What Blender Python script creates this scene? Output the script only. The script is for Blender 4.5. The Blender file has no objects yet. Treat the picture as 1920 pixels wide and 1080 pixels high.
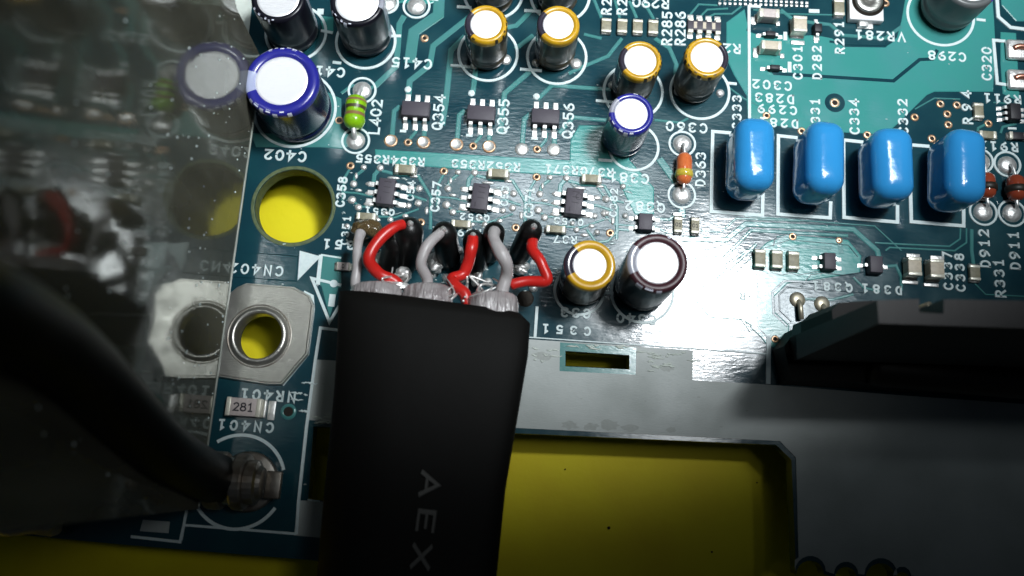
import bpy, bmesh, math, random
from mathutils import Vector, Matrix, noise
R = math.radians
PI = math.pi
random.seed(7)
scene = bpy.context.scene
col = scene.collection
# ---------------------------------------------------------------- camera (1 unit = 1 cm, board top at z = 0)
CAMH, FPX, TILT, ROLL = 8.0, 1600.0, R(12.9), 0.065
camd = bpy.data.cameras.new("camera")
cam = bpy.data.objects.new("camera", camd)
col.objects.link(cam)
RM = Matrix.Rotation(TILT, 3, 'X') @ Matrix.Rotation(ROLL, 3, 'Z')
cam.matrix_world = Matrix.Translation((0, 0, CAMH)) @ RM.to_4x4()
camd.sensor_width = 36
camd.lens = 36 * FPX / 1920
camd.clip_start = 0.05
camd.clip_end = 400
camd.dof.use_dof = True
camd.dof.focus_distance = 8.35
camd.dof.aperture_fstop = 0.32
scene.camera = cam
# ---------------------------------------------------------------- world and lamps
world = bpy.data.worlds.new("World")
scene.world = world
world.use_nodes = True
bg = world.node_tree.nodes['Background']
bg.inputs[0].default_value = (0.60, 0.78, 1.0, 1)
bg.inputs[1].default_value = 0.012


def area(name, loc, aim, sx, sy, power, color, spread=180):
    l = bpy.data.lights.new(name, 'AREA')
    l.shape = 'RECTANGLE'
    l.size = sx
    l.size_y = sy
    l.energy = power
    l.color = color
    l.spread = R(spread)
    o = bpy.data.objects.new(name, l)
    col.objects.link(o)
    o.location = loc
    d = Vector(aim) - Vector(loc)
    o.rotation_euler = d.to_track_quat('-Z', 'Y').to_euler()
    return o


def spot(name, loc, aim, angle, blend, radius, power, color):
    l = bpy.data.lights.new(name, 'SPOT')
    l.spot_size = R(angle)
    l.spot_blend = blend
    l.shadow_soft_size = radius
    l.energy = power
    l.color = color
    o = bpy.data.objects.new(name, l)
    col.objects.link(o)
    o.location = loc
    o.rotation_euler = (Vector(aim) - Vector(loc)).to_track_quat('-Z', 'Y').to_euler()
    return o


spot("bench_lamp", (5.0, 5.3, 15.0), (-0.1, 7.45, 0), 50, 0.20, 1.2, 10000, (0.93, 0.97, 1.0))
area("lamp_panel", (5.3, 5.0, 15.0), (-0.9, 7.0, 0), 8.6, 2.6, 110, (0.93, 0.98, 1.0), 42)
area("added_warm_fill", (-3.5, -13.0, 5.5), (-8.4, -1.5, -0.6), 2.0, 2.0, 150, (1.0, 0.86, 0.60), 20)  # warm fill added to brighten the lower-left surface, not a window
area("ceiling_tube", (1.0, 13.4, 30.0), (0.2, 6.6, 0), 16.0, 2.6, 66, (0.85, 0.95, 1.0), 21)
area("ceiling_tube", (11.5, 11.2, 30.0), (2.0, 6.0, 0), 9.0, 2.0, 13, (0.85, 0.95, 1.0), 16)
scene.view_settings.view_transform = 'Standard'
scene.view_settings.look = 'None'
scene.view_settings.exposure = 0.08
scene.view_settings.gamma = 1.0

# ---------------------------------------------------------------- pixel helpers (photo pixels -> the board's own plane)


def ray(x, y):
    return RM @ Vector(((x - 960) / FPX, -(y - 540) / FPX, -1.0))


def P(x, y, z=0.0):
    d = ray(x, y)
    return Vector((0, 0, CAMH)) + d * ((z - CAMH) / d.z)


def ppc(x, y, z=0.0):            # photo pixels per cm there
    p = P(x, y, z)
    ax = RM @ Vector((0, 0, -1))
    return FPX / ((p - Vector((0, 0, CAMH))).dot(ax))


def pts(lst, z=0.0):
    return [P(a, b, z) for a, b in lst]


# ---------------------------------------------------------------- materials
MATS = {}


def nmat(name, base, rough=0.5, metal=0.0, spec=0.5, bump=0.0, bscale=30.0, bdist=0.01, stretch=(1, 1, 1),
         var=0.0, vscale=6.0, var_col=None, coat=0.0, coat_rough=0.05, trans=0.0, ior=1.5, rvar=0.0, alpha=1.0):
    m = bpy.data.materials.new(name)
    m.use_nodes = True
    nt = m.node_tree
    b = nt.nodes['Principled BSDF']
    b.inputs['Base Color'].default_value = (*base, 1)
    b.inputs['Roughness'].default_value = rough
    b.inputs['Metallic'].default_value = metal
    b.inputs['Specular IOR Level'].default_value = spec
    b.inputs['Coat Weight'].default_value = coat
    b.inputs['Coat Roughness'].default_value = coat_rough
    b.inputs['Transmission Weight'].default_value = trans
    b.inputs['IOR'].default_value = ior
    b.inputs['Alpha'].default_value = alpha
    g = nt.nodes.new('ShaderNodeNewGeometry')
    mp = nt.nodes.new('ShaderNodeVectorMath')
    mp.operation = 'MULTIPLY'
    mp.inputs[1].default_value = stretch
    nt.links.new(g.outputs['Position'], mp.inputs[0])
    if bump > 0:
        n = nt.nodes.new('ShaderNodeTexNoise')
        n.inputs['Scale'].default_value = bscale
        n.inputs['Detail'].default_value = 4
        nt.links.new(mp.outputs[0], n.inputs['Vector'])
        bp = nt.nodes.new('ShaderNodeBump')
        bp.inputs['Strength'].default_value = bump
        bp.inputs['Distance'].default_value = bdist
        nt.links.new(n.outputs['Fac'], bp.inputs['Height'])
        nt.links.new(bp.outputs[0], b.inputs['Normal'])
        if coat > 0:
            nt.links.new(bp.outputs[0], b.inputs['Coat Normal'])
    if var > 0 or rvar > 0:
        n2 = nt.nodes.new('ShaderNodeTexNoise')
        n2.inputs['Scale'].default_value = vscale
        n2.inputs['Detail'].default_value = 6
        nt.links.new(g.outputs['Position'], n2.inputs['Vector'])
        if var > 0:
            mx = nt.nodes.new('ShaderNodeMix')
            mx.data_type = 'RGBA'
            vc = var_col or tuple(c * 0.5 for c in base)
            mx.inputs['A'].default_value = (*base, 1)
            mx.inputs['B'].default_value = (*vc, 1)
            rmp = nt.nodes.new('ShaderNodeMapRange')
            rmp.inputs['From Min'].default_value = 0.42
            rmp.inputs['From Max'].default_value = 0.68
            rmp.inputs['To Max'].default_value = var
            nt.links.new(n2.outputs['Fac'], rmp.inputs['Value'])
            nt.links.new(rmp.outputs[0], mx.inputs['Factor'])
            nt.links.new(mx.outputs['Result'], b.inputs['Base Color'])
        if rvar > 0:
            rr = nt.nodes.new('ShaderNodeMapRange')
            rr.inputs['From Min'].default_value = 0.35
            rr.inputs['From Max'].default_value = 0.65
            rr.inputs['To Min'].default_value = max(0.02, rough - rvar)
            rr.inputs['To Max'].default_value = rough + rvar
            nt.links.new(n2.outputs['Fac'], rr.inputs['Value'])
            nt.links.new(rr.outputs[0], b.inputs['Roughness'])
    MATS[name] = m
    return m


WEAVE = (1.0, 3.2, 1.0)
nmat('mask_dark', (0.008, 0.042, 0.058), 0.15, spec=0.75, bump=0.10, bscale=11, bdist=0.012, stretch=WEAVE, var=0.6, vscale=2.0, var_col=(0.009, 0.066, 0.078), rvar=0.05)
nmat('mask_copper', (0.048, 0.270, 0.245), 0.17, spec=0.75, bump=0.10, bscale=11, bdist=0.012, stretch=WEAVE, var=0.5, vscale=3.0, var_col=(0.050, 0.240, 0.250), rvar=0.05)
nmat('mask_trace', (0.055, 0.215, 0.205), 0.17, spec=0.8, bump=0.12, bscale=14, bdist=0.01, stretch=WEAVE, var=0.5, vscale=5.0, var_col=(0.075, 0.24, 0.25))
nmat('board_edge', (0.10, 0.13, 0.055), 0.7, bump=0.4, bscale=60, var=0.6, vscale=20, var_col=(0.03, 0.06, 0.03))
nmat('silk', (0.66, 0.76, 0.76), 0.6, spec=0.3, bump=0.2, bscale=60, bdist=0.004, var=0.35, vscale=30, var_col=(0.45, 0.58, 0.60))
nmat('tin_plane', (0.41, 0.45, 0.435), 0.5, spec=0.5, bump=0.35, bscale=20, bdist=0.006, stretch=(1.0, 9, 1), var=0.4, vscale=1.8, var_col=(0.26, 0.29, 0.27), rvar=0.06)
nmat('solder', (0.86, 0.86, 0.84), 0.42, metal=0.75, bump=0.5, bscale=26, bdist=0.012, var=0.5, vscale=20, var_col=(0.5, 0.5, 0.48))
nmat('copper_ring', (0.62, 0.36, 0.20), 0.35, metal=0.7, bump=0.3, bscale=60, var=0.6, vscale=25, var_col=(0.75, 0.68, 0.55))
nmat('hole_dark', (0.012, 0.008, 0.004), 0.8)
nmat('yellow', (0.74, 0.64, 0.006), 0.6, spec=0.3, bump=0.3, bscale=14, var=0.55, vscale=0.8, var_col=(0.58, 0.40, 0.004))
nmat('speck', (0.03, 0.02, 0.01), 0.8)
nmat('alu_top', (0.94, 0.94, 0.96), 0.42, metal=0.5, bump=0.4, bscale=16, bdist=0.01, stretch=(1, 7, 1))
nmat('alu_score', (0.55, 0.55, 0.57), 0.45, metal=0.5)
nmat('sleeve_black', (0.006, 0.006, 0.011), 0.30, coat=0.08, spec=0.35, bump=0.1, bscale=14, bdist=0.01)
nmat('sleeve_blue', (0.020, 0.022, 0.25), 0.26, coat=0.2, bump=0.1, bscale=14, bdist=0.01)
nmat('sleeve_blue_shaded', (0.006, 0.008, 0.045), 0.26, coat=0.15, spec=0.35, bump=0.1, bscale=14, bdist=0.01)
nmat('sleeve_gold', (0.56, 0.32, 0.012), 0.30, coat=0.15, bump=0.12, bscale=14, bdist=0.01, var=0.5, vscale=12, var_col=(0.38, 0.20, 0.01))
nmat('sleeve_brown', (0.050, 0.016, 0.022), 0.38, coat=0.0, spec=0.35, bump=0.1, bscale=14, bdist=0.01)
nmat('sleeve_grey', (0.11, 0.12, 0.12), 0.35, bump=0.1, bscale=14, bdist=0.01)
nmat('stripe_dark', (0.030, 0.026, 0.040), 0.2, coat=0.5)
nmat('stripe_pale', (0.36, 0.40, 0.58), 0.25, coat=0.5)
nmat('stripe_grey', (0.30, 0.31, 0.36), 0.25, coat=0.5)
nmat('stripe_violet', (0.10, 0.02, 0.45), 0.3)
nmat('print_dark', (0.02, 0.015, 0.01), 0.5)
nmat('print_pale', (0.62, 0.64, 0.74), 0.5)
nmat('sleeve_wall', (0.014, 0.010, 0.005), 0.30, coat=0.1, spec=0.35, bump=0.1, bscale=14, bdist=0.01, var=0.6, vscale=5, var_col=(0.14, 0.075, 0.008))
nmat('rubber', (0.015, 0.015, 0.015), 0.7)
nmat('lead', (0.85, 0.85, 0.83), 0.42, metal=0.75, bump=0.15, bscale=40)
nmat('lead_dull', (0.55, 0.50, 0.38), 0.4, metal=0.7)
nmat('ic_body', (0.062, 0.055, 0.070), 0.55, spec=0.4, bump=0.35, bscale=90, bdist=0.003)
nmat('ic_black', (0.018, 0.017, 0.022), 0.5, spec=0.4, bump=0.35, bscale=90, bdist=0.003)
nmat('ic_print', (0.025, 0.022, 0.030), 0.7)
nmat('chip_khaki', (0.27, 0.25, 0.17), 0.5, bump=0.5, bscale=30, bdist=0.006, stretch=(1, 4, 1), var=0.5, vscale=30)
nmat('chip_beige', (0.56, 0.49, 0.38), 0.5, bump=0.2, bscale=40, var=0.3, vscale=30)
nmat('chip_pink', (0.55, 0.48, 0.46), 0.5, bump=0.2, bscale=40, var=0.3, vscale=30)
nmat('chip_end', (0.80, 0.78, 0.66), 0.35, metal=0.35, bump=0.3, bscale=50)
nmat('film_blue', (0.030, 0.27, 0.61), 0.17, spec=0.6, coat=0.5, bump=0.25, bscale=5, bdist=0.02, rvar=0.03)
nmat('green_paint', (0.22, 0.46, 0.008), 0.25, coat=0.4, bump=0.2, bscale=14, bdist=0.01)
nmat('band_dark', (0.06, 0.05, 0.02), 0.4)
nmat('band_brown', (0.22, 0.13, 0.05), 0.4)
nmat('diode_orange', (0.62, 0.16, 0.05), 0.12, coat=0.8, var=0.5, vscale=20, var_col=(0.55, 0.09, 0.015))
nmat('diode_red', (0.30, 0.055, 0.025), 0.12, coat=0.8)
nmat('diode_glass', (0.55, 0.42, 0.05), 0.1, coat=0.8)
nmat('pot_white', (0.72, 0.72, 0.72), 0.45)
nmat('steel', (0.62, 0.61, 0.56), 0.34, metal=0.9, bump=0.25, bscale=14, bdist=0.01, stretch=(1, 6, 1), var=0.4, vscale=6, rvar=0.06)
nmat('steel_old', (0.30, 0.28, 0.25), 0.42, metal=0.9, bump=0.3, bscale=14, bdist=0.01, var=0.6, vscale=8, var_col=(0.12, 0.08, 0.05))
nmat('wire_red', (0.52, 0.016, 0.012), 0.33, bump=0.15, bscale=9, bdist=0.012, var=0.4, vscale=9, var_col=(0.36, 0.012, 0.01))
nmat('wire_white', (0.38, 0.36, 0.36), 0.38, bump=0.2, bscale=9, bdist=0.012, var=0.5, vscale=9, var_col=(0.27, 0.24, 0.24))
nmat('cable_grey', (0.34, 0.315, 0.315), 0.24, spec=0.8, bump=0.9, bscale=5, bdist=0.05, stretch=(5, 0.7, 1), var=0.9, vscale=5, var_col=(0.09, 0.055, 0.06), coat=0.3)
nmat('shrink', (0.005, 0.005, 0.005), 0.36, spec=0.35, bump=0.15, bscale=5, bdist=0.02)
nmat('sleeve_black_matt', (0.0050, 0.0050, 0.0045), 0.66, spec=0.16, bump=0.25, bscale=2.2, bdist=0.03)
nmat('sleeve_print', (0.10, 0.10, 0.095), 0.7)
nmat('flux', (0.16, 0.11, 0.05), 0.10, coat=0.6, spec=0.7, bump=0.4, bscale=10, bdist=0.03, trans=0.45)
nmat('flux_film', (0.35, 0.45, 0.45), 0.25, spec=0.8, var=0.5, vscale=10)
nmat('sheet_edge', (0.34, 0.37, 0.33), 0.3, bump=0.4, bscale=12, var=0.6, vscale=4)
nmat('tin_stain', (0.30, 0.33, 0.31), 0.5, bump=0.3, bscale=30)
nmat('glue', (0.34, 0.32, 0.26), 0.5, bump=0.6, bscale=9, bdist=0.05, var=0.6, vscale=5)
nmat('jacket_black', (0.005, 0.005, 0.0045), 0.5, spec=0.2, bump=0.2, bscale=12, bdist=0.01)
nmat('plastic_black', (0.005, 0.0045, 0.004), 0.6, spec=0.3, bump=0.2, bscale=30, bdist=0.006)
nmat('rail_black', (0.013, 0.011, 0.011), 0.5, bump=0.2, bscale=30, bdist=0.006)
nmat('tape_brown', (0.016, 0.009, 0.003), 0.5, var=0.5, vscale=3)
nmat('copper_tape', (0.45, 0.20, 0.14), 0.3, metal=0.7)
nmat('label_white', (0.62, 0.68, 0.62), 0.5, var=0.3, vscale=8, bump=0.2, bscale=20)


def clear_sheet_mat():
    m = bpy.data.materials.new('clear_sheet')
    m.use_nodes = True
    nt = m.node_tree
    nt.nodes.clear()
    out = nt.nodes.new('ShaderNodeOutputMaterial')
    tr = nt.nodes.new('ShaderNodeBsdfTransparent')
    tr.inputs[0].default_value = (0.22, 0.24, 0.22, 1)
    gl = nt.nodes.new('ShaderNodeBsdfGlossy')
    gl.inputs['Roughness'].default_value = 0.07
    gl.inputs['Color'].default_value = (0.96, 1.0, 0.96, 1)
    fr = nt.nodes.new('ShaderNodeFresnel')
    fr.inputs['IOR'].default_value = 1.31
    ge = nt.nodes.new('ShaderNodeNewGeometry')
    no = nt.nodes.new('ShaderNodeTexNoise')
    no.inputs['Scale'].default_value = 1.2
    no.inputs['Detail'].default_value = 3
    bp = nt.nodes.new('ShaderNodeBump')
    bp.inputs['Strength'].default_value = 0.25
    bp.inputs['Distance'].default_value = 0.02
    nt.links.new(ge.outputs['Position'], no.inputs['Vector'])
    nt.links.new(no.outputs['Fac'], bp.inputs['Height'])
    nt.links.new(bp.outputs[0], gl.inputs['Normal'])
    mx = nt.nodes.new('ShaderNodeMixShader')
    nt.links.new(fr.outputs[0], mx.inputs[0])
    nt.links.new(tr.outputs[0], mx.inputs[1])
    nt.links.new(gl.outputs[0], mx.inputs[2])
    df = nt.nodes.new('ShaderNodeBsdfDiffuse')
    df.inputs[0].default_value = (0.36, 0.355, 0.28, 1)
    n3 = nt.nodes.new('ShaderNodeTexNoise')
    n3.inputs['Scale'].default_value = 0.9
    n3.inputs['Detail'].default_value = 5
    mv = nt.nodes.new('ShaderNodeVectorMath')
    mv.operation = 'MULTIPLY'
    mv.inputs[1].default_value = (1, 1.6, 0.35)
    nt.links.new(ge.outputs['Position'], mv.inputs[0])
    nt.links.new(mv.outputs[0], n3.inputs['Vector'])
    mr = nt.nodes.new('ShaderNodeMapRange')
    mr.inputs['From Min'].default_value = 0.35
    mr.inputs['From Max'].default_value = 0.7
    mr.inputs['To Min'].default_value = 0.12
    mr.inputs['To Max'].default_value = 0.34
    nt.links.new(n3.outputs['Fac'], mr.inputs['Value'])
    m2 = nt.nodes.new('ShaderNodeMixShader')
    nt.links.new(mr.outputs[0], m2.inputs[0])
    nt.links.new(mx.outputs[0], m2.inputs[1])
    nt.links.new(df.outputs[0], m2.inputs[2])
    nt.links.new(m2.outputs[0], out.inputs[0])
    MATS['clear_sheet'] = m


clear_sheet_mat()

# ---------------------------------------------------------------- object helpers


class MB:
    def __init__(s):
        s.v = []
        s.f = []
        s.sm = []

    def add(s, verts, faces, smooth=False):
        o = len(s.v)
        s.v += [tuple(v) for v in verts]
        s.f += [tuple(i + o for i in f) for f in faces]
        s.sm += [smooth] * len(faces)
        return s

    def box(s, c, d, ch=0.0, taper=0.0):
        x, y, z = c
        a, b, h = d[0] / 2, d[1] / 2, d[2] / 2
        if ch <= 0:
            t = taper
            vs = [(x - a, y - b, z - h), (x + a, y - b, z - h), (x + a, y + b, z - h), (x - a, y + b, z - h),
                  (x - a + t, y - b + t, z + h), (x + a - t, y - b + t, z + h), (x + a - t, y + b - t, z + h), (x - a + t, y + b - t, z + h)]
            return s.add(vs, [(0, 3, 2, 1), (4, 5, 6, 7), (0, 1, 5, 4), (1, 2, 6, 5), (2, 3, 7, 6), (3, 0, 4, 7)])
        bm = bmesh.new()
        bmesh.ops.create_cube(bm, size=1)
        for v in bm.verts:
            k = (1 - taper / a) if v.co.z > 0 else 1
            k2 = (1 - taper / b) if v.co.z > 0 else 1
            v.co = (v.co.x * d[0] * k, v.co.y * d[1] * k2, v.co.z * d[2])
        bmesh.ops.bevel(bm, geom=bm.edges[:], offset=ch, segments=2 if ch < 0.05 else 6, affect='EDGES', profile=0.5)
        bm.verts.index_update()
        s.add([(v.co.x + x, v.co.y + y, v.co.z + z) for v in bm.verts], [[v.index for v in f.verts] for f in bm.faces], True)
        bm.free()
        return s

    def lathe(s, prof, n=40, a0=0.0, a1=2 * PI, c=(0, 0), axis='Z', cap=False, smooth=True):
        full = abs(a1 - a0 - 2 * PI) < 1e-6
        m = n if full else n + 1
        vs = []
        for i in range(m):
            a = a0 + (a1 - a0) * i / n
            for r, z in prof:
                p = (c[0] + r * math.cos(a), c[1] + r * math.sin(a), z)
                if axis == 'X':
                    p = (z, r * math.cos(a), r * math.sin(a))
                if axis == 'Y':
                    p = (r * math.cos(a), z, r * math.sin(a))
                vs.append(p)
        k = len(prof)
        fs = []
        for i in range(n):
            j = (i + 1) % m
            for q in range(k - 1):
                f = (i * k + q, j * k + q, j * k + q + 1, i * k + q + 1)
                fs.append(f)
        s.add(vs, fs, smooth)
        if cap:
            o = len(s.v) - len(vs)
            s.f.append(tuple(o + i * k + k - 1 for i in range(m)))
            s.sm.append(False)
        return s

    def tube(s, path, rad, n=14, caps=True, flat=1.0):
        path = [Vector(p) for p in path]
        L = len(path)
        rads = rad if isinstance(rad, (list, tuple)) else [rad] * L
        up = None
        vs = []
        for i, p in enumerate(path):
            t = (path[min(i + 1, L - 1)] - path[max(i - 1, 0)]).normalized()
            if up is None:
                up = Vector((0, 0, 1)) if abs(t.z) < 0.9 else Vector((0, 1, 0))
            side = t.cross(up).normalized()
            up = side.cross(t).normalized()
            for k in range(n):
                a = 2 * PI * k / n
                vs.append(p + side * math.cos(a) * rads[i] + up * math.sin(a) * rads[i] * flat)
        fs = []
        for i in range(L - 1):
            for k in range(n):
                fs.append((i * n + k, i * n + (k + 1) % n, (i + 1) * n + (k + 1) % n, (i + 1) * n + k))
        s.add(vs, fs, True)
        if caps:
            o = len(s.v) - len(vs)
            s.f.append(tuple(o + k for k in reversed(range(n))))
            s.f.append(tuple(o + (L - 1) * n + k for k in range(n)))
            s.sm += [True, True]
        return s


def smooth_path(cp, n=8):
    cp = [Vector(p) for p in cp]
    out = []
    for i in range(len(cp) - 1):
        p0 = cp[max(i - 1, 0)]
        p1, p2 = cp[i], cp[i + 1]
        p3 = cp[min(i + 2, len(cp) - 1)]
        for k in range(n):
            t = k / n
            out.append(0.5 * ((2 * p1) + (p2 - p0) * t + (2 * p0 - 5 * p1 + 4 * p2 - p3) * t * t + (3 * p1 - p0 - 3 * p2 + p3) * t ** 3))
    out.append(cp[-1])
    return out


def mesh_of(mb, name):
    me = bpy.data.meshes.new(name)
    me.from_pydata(mb.v, [], mb.f)
    me.polygons.foreach_set('use_smooth', mb.sm)
    bm = bmesh.new()
    bm.from_mesh(me)
    bmesh.ops.recalc_face_normals(bm, faces=bm.faces)
    bm.to_mesh(me)
    bm.free()
    me.update()
    return me


def obj(name, mb, mat, parent=None, label=None):
    me = mb if isinstance(mb, bpy.types.Mesh) else mesh_of(mb, name)
    if mat and not me.materials:
        me.materials.append(MATS[mat])
    o = bpy.data.objects.new(name, me)
    col.objects.link(o)
    if parent:
        o.parent = parent
    if label:
        o['label'] = label
    return o


CACHE = {}


def part(name, key, fn, mat, parent, loc=(0, 0, 0), rz=0.0):
    k = (key, mat)
    if k not in CACHE:
        CACHE[k] = mesh_of(fn(), name)
        CACHE[k].materials.append(MATS[mat])
    o = obj(name, CACHE[k], None, parent)
    o.location = loc
    o.rotation_euler = (0, 0, rz)
    return o


def thing(name, label, cat, loc=(0, 0, 0), rz=0.0, group=None):
    o = bpy.data.objects.new(name, None)
    o.empty_display_size = 0.1
    col.objects.link(o)
    o.location = loc
    o.rotation_euler = (0, 0, rz)
    o['label'] = label
    o['category'] = cat
    if group:
        o['group'] = group
    return o


def rz_at(x, y):
    return 0.0


# -------- flat work on the board
def offsets(p, d, closed):
    n = len(p)
    out = []
    for i in range(n):
        a = p[(i - 1) % n] if (closed or i > 0) else None
        b = p[i]
        c = p[(i + 1) % n] if (closed or i < n - 1) else None
        d1 = (b - a) if a is not None else None
        d2 = (c - b) if c is not None else None
        if d1 is not None:
            d1 = d1.normalized()
        if d2 is not None:
            d2 = d2.normalized()
        if d1 is None:
            nn = Vector((-d2.y, d2.x))
            k = 1
        elif d2 is None:
            nn = Vector((-d1.y, d1.x))
            k = 1
        else:
            t = d1 + d2
            if t.length < 1e-5:
                t = d1
            t.normalize()
            nn = Vector((-t.y, t.x))
            k = min(1 / max(nn.dot(Vector((-d1.y, d1.x))), 0.35), 2.2)
        out.append(b + nn * d * k)
    return out


def ribbon(mb, p, w, z0, z1, e=0.0, closed=False):
    p = [Vector((q[0], q[1])) for q in p]
    rows = [(offsets(p, -w / 2, closed), z0), (offsets(p, -w / 2 + e, closed), z1), (offsets(p, w / 2 - e, closed), z1), (offsets(p, w / 2, closed), z0)]
    n = len(p)
    vs = []
    for i in range(n):
        for r, z in rows:
            vs.append((r[i].x, r[i].y, z))
    fs = []
    m = n if closed else n - 1
    for i in range(m):
        j = (i + 1) % n
        for q in range(3):
            fs.append((i * 4 + q, j * 4 + q, j * 4 + q + 1, i * 4 + q + 1))
    if not closed:
        fs += [(0, 1, 2, 3), ((n - 1) * 4 + 3, (n - 1) * 4 + 2, (n - 1) * 4 + 1, (n - 1) * 4)]
    mb.add(vs, fs)
    return mb


def plate(mb, p, z0, z1, e=0.0):
    p = [Vector((q[0], q[1])) for q in p]
    area2 = sum(p[i].x * p[(i + 1) % len(p)].y - p[(i + 1) % len(p)].x * p[i].y for i in range(len(p)))
    if area2 < 0:
        p = p[::-1]
    top = offsets(p, e, True)
    n = len(p)
    vs = [(q.x, q.y, z0) for q in p] + [(q.x, q.y, z1) for q in top]
    fs = [(i, (i + 1) % n, n + (i + 1) % n, n + i) for i in range(n)]
    fs.append(tuple(range(n, 2 * n)))
    fs.append(tuple(reversed(range(n))))
    mb.add(vs, fs)
    return mb


def circ(c, r, n=40, a0=0.0, a1=2 * PI):
    full = abs(a1 - a0 - 2 * PI) < 1e-6
    m = n if full else n + 1
    return [Vector((c[0] + r * math.cos(a0 + (a1 - a0) * i / n), c[1] + r * math.sin(a0 + (a1 - a0) * i / n))) for i in range(m)]


ZC = [0, 0]


def ztrace():
    ZC[0] += 1
    return 0.0042 + (ZC[0] % 40) * 0.00006


def zsilk():
    ZC[1] += 1
    return 0.0080 + (ZC[1] % 60) * 0.00005


def filled(outer, holes, z0, z1, name, mat, parent=None):
    cu = bpy.data.curves.new(name, 'CURVE')
    cu.dimensions = '2D'
    cu.fill_mode = 'BOTH'
    cu.extrude = (z1 - z0) / 2
    for lp in [outer] + holes:
        sp = cu.splines.new('POLY')
        sp.points.add(len(lp) - 1)
        for i, q in enumerate(lp):
            sp.points[i].co = (q[0], q[1], 0, 1)
        sp.use_cyclic_u = True
    t = bpy.data.objects.new(name, cu)
    col.objects.link(t)
    bpy.context.view_layer.update()
    me = bpy.data.meshes.new_from_object(t.evaluated_get(bpy.context.evaluated_depsgraph_get()))
    bpy.data.objects.remove(t)
    bpy.data.curves.remove(cu)
    for v in me.vertices:
        v.co.z += (z0 + z1) / 2
    me.materials.clear()
    me.name = name
    return obj(name, me, mat, parent)


# ================================================================ THE SURFACE UNDER THE BOARD
bm_ = MB()
nx, ny = 40, 34
vs = []
for j in range(ny + 1):
    for i in range(nx + 1):
        x, y = -22 + 46 * i / nx, -16 + 36 * j / ny
        vs.append((x, y, -0.60 + 0.05 * noise.noise(Vector((x * 0.3, y * 0.3, 0)))))
bm_.add(vs, [(j * (nx + 1) + i, j * (nx + 1) + i + 1, (j + 1) * (nx + 1) + i + 1, (j + 1) * (nx + 1) + i) for j in range(ny) for i in range(nx)], True)
mat_o = obj('yellow_work_surface', bm_, 'yellow')
mat_o['kind'] = 'structure'
for (x, y, r) in ((1142, 990, 0.016), (1335, 1035, 0.010), (1060, 880, 0.008), (1420, 905, 0.007)):
    c = P(x, y, -0.57)
    obj('dust_speck', MB().lathe([(r, 0), (r * 0.9, 0.008), (0.0005, 0.012)], 8, c=(c.x, c.y)), 'speck', mat_o).location.z = -0.60 + 0.05 * noise.noise(Vector((c.x * 0.3, c.y * 0.3, 0))) + 0.002

# ================================================================ CIRCUIT BOARD
board = thing('circuit_board', 'green printed circuit board with white print lying over a yellow surface', 'circuit board')
out_px = [(-330, 968), (240, 1022), (700, 1060), (712, 948), (578, 937), (588, 800), (960, 812), (1455, 834), (1484, 862), (1492, 1058)]


def scallop(cx, cy, r, n=9):
    return [(cx - r * math.cos(PI * i / n), cy - r * math.sin(PI * i / n)) for i in range(n + 1)]


out_px += scallop(1519, 1077, 26) + scallop(1586, 1083, 20) + scallop(1651, 1084, 28) + scallop(1691, 1086, 14, 5) + [(1720, 1088), (2250, 1110), (2250, -330), (-330, -330)]
hole_c = P(550, 386)
scr_c = P(489, 632)
holes = [circ(hole_c, 72 / ppc(550, 386), 48), circ(scr_c, 46 / ppc(489, 632), 36),
         [P(a, b) for a, b in ((1060, 658), (1180, 666), (1180, 693), (1060, 687))],
         circ(P(541, 772), 0.05, 20)]
TH = 0.16
filled([P(a, b) for a, b in out_px], holes, -TH, 0.0, 'board_body', 'mask_dark', board)
# bare laminate seen on the cut walls: hole lining rings
obj('hole_wall', MB().lathe([(72 / ppc(550, 386) - 0.002, -TH), (72 / ppc(550, 386) - 0.002, -0.004)], 48, c=(hole_c.x, hole_c.y)), 'board_edge', board)
obj('hole_rim', ribbon(MB(), circ(hole_c, 76 / ppc(550, 386), 48), 0.035, 0, 0.004, 0.006, True), 'board_edge', board)

# --- copper areas under the solder mask


def pour(px, mat='mask_copper', name='copper_pour'):
    return obj(name, plate(MB(), pts(px), 0.0002, ztrace(), 0.009), mat, board)


def trace(px, w, mat='mask_trace', name='copper_trace', z=None):
    zz = z or ztrace()
    k = ppc(*px[0])
    return obj(name, ribbon(MB(), pts(px), w / k, 0.0002, zz, min(0.008, w / k * 0.25)), mat, board)


def gap(px, w):
    k = ppc(*px[0])
    zz = 0.0068 + (ZC[0] % 20) * 0.00004
    ZC[0] += 1
    return obj('mask_channel', ribbon(MB(), pts(px), w / k, 0.0005, zz, min(0.006, w / k * 0.3)), 'mask_dark', board)


pour([(703, 280), (1068, 301), (1070, 262), (1086, 235), (1160, 236), (1180, 300), (1205, 328), (1226, 352), (1226, 402), (1190, 402), (1160, 340), (1130, 333), (890, 320), (705, 304)])
pour([(1362, 42), (1396, 17), (1402, 50), (1415, 58), (1500, 68), (1520, 66), (1540, 68), (1560, 72), (1582, 88), (1660, 89), (1682, 70), (1690, 40), (1704, -40), (1858, -40), (1864, 40), (1866, 78), (1862, 172), (1752, 172), (1738, 178), (1680, 235), (1660, 252), (1530, 246), (1402, 228), (1400, 180), (1376, 140), (1362, 110)])
pour([(1872, -40), (2200, -40), (2200, 30), (1925, 40), (1905, 40), (1878, 10)])
pour([(1876, 60), (1905, 62), (1912, 190), (1880, 176), (1876, 120)])
pour([(608, 170), (640, 185), (640, 240), (664, 262), (650, 276), (612, 262), (596, 240)], 'mask_trace')
pour([(470, 250), (640, 252), (650, 280), (600, 276), (480, 276)], 'mask_trace')
pour([(600, 30), (625, 32), (625, 62), (606, 62)], 'mask_copper')
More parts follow.
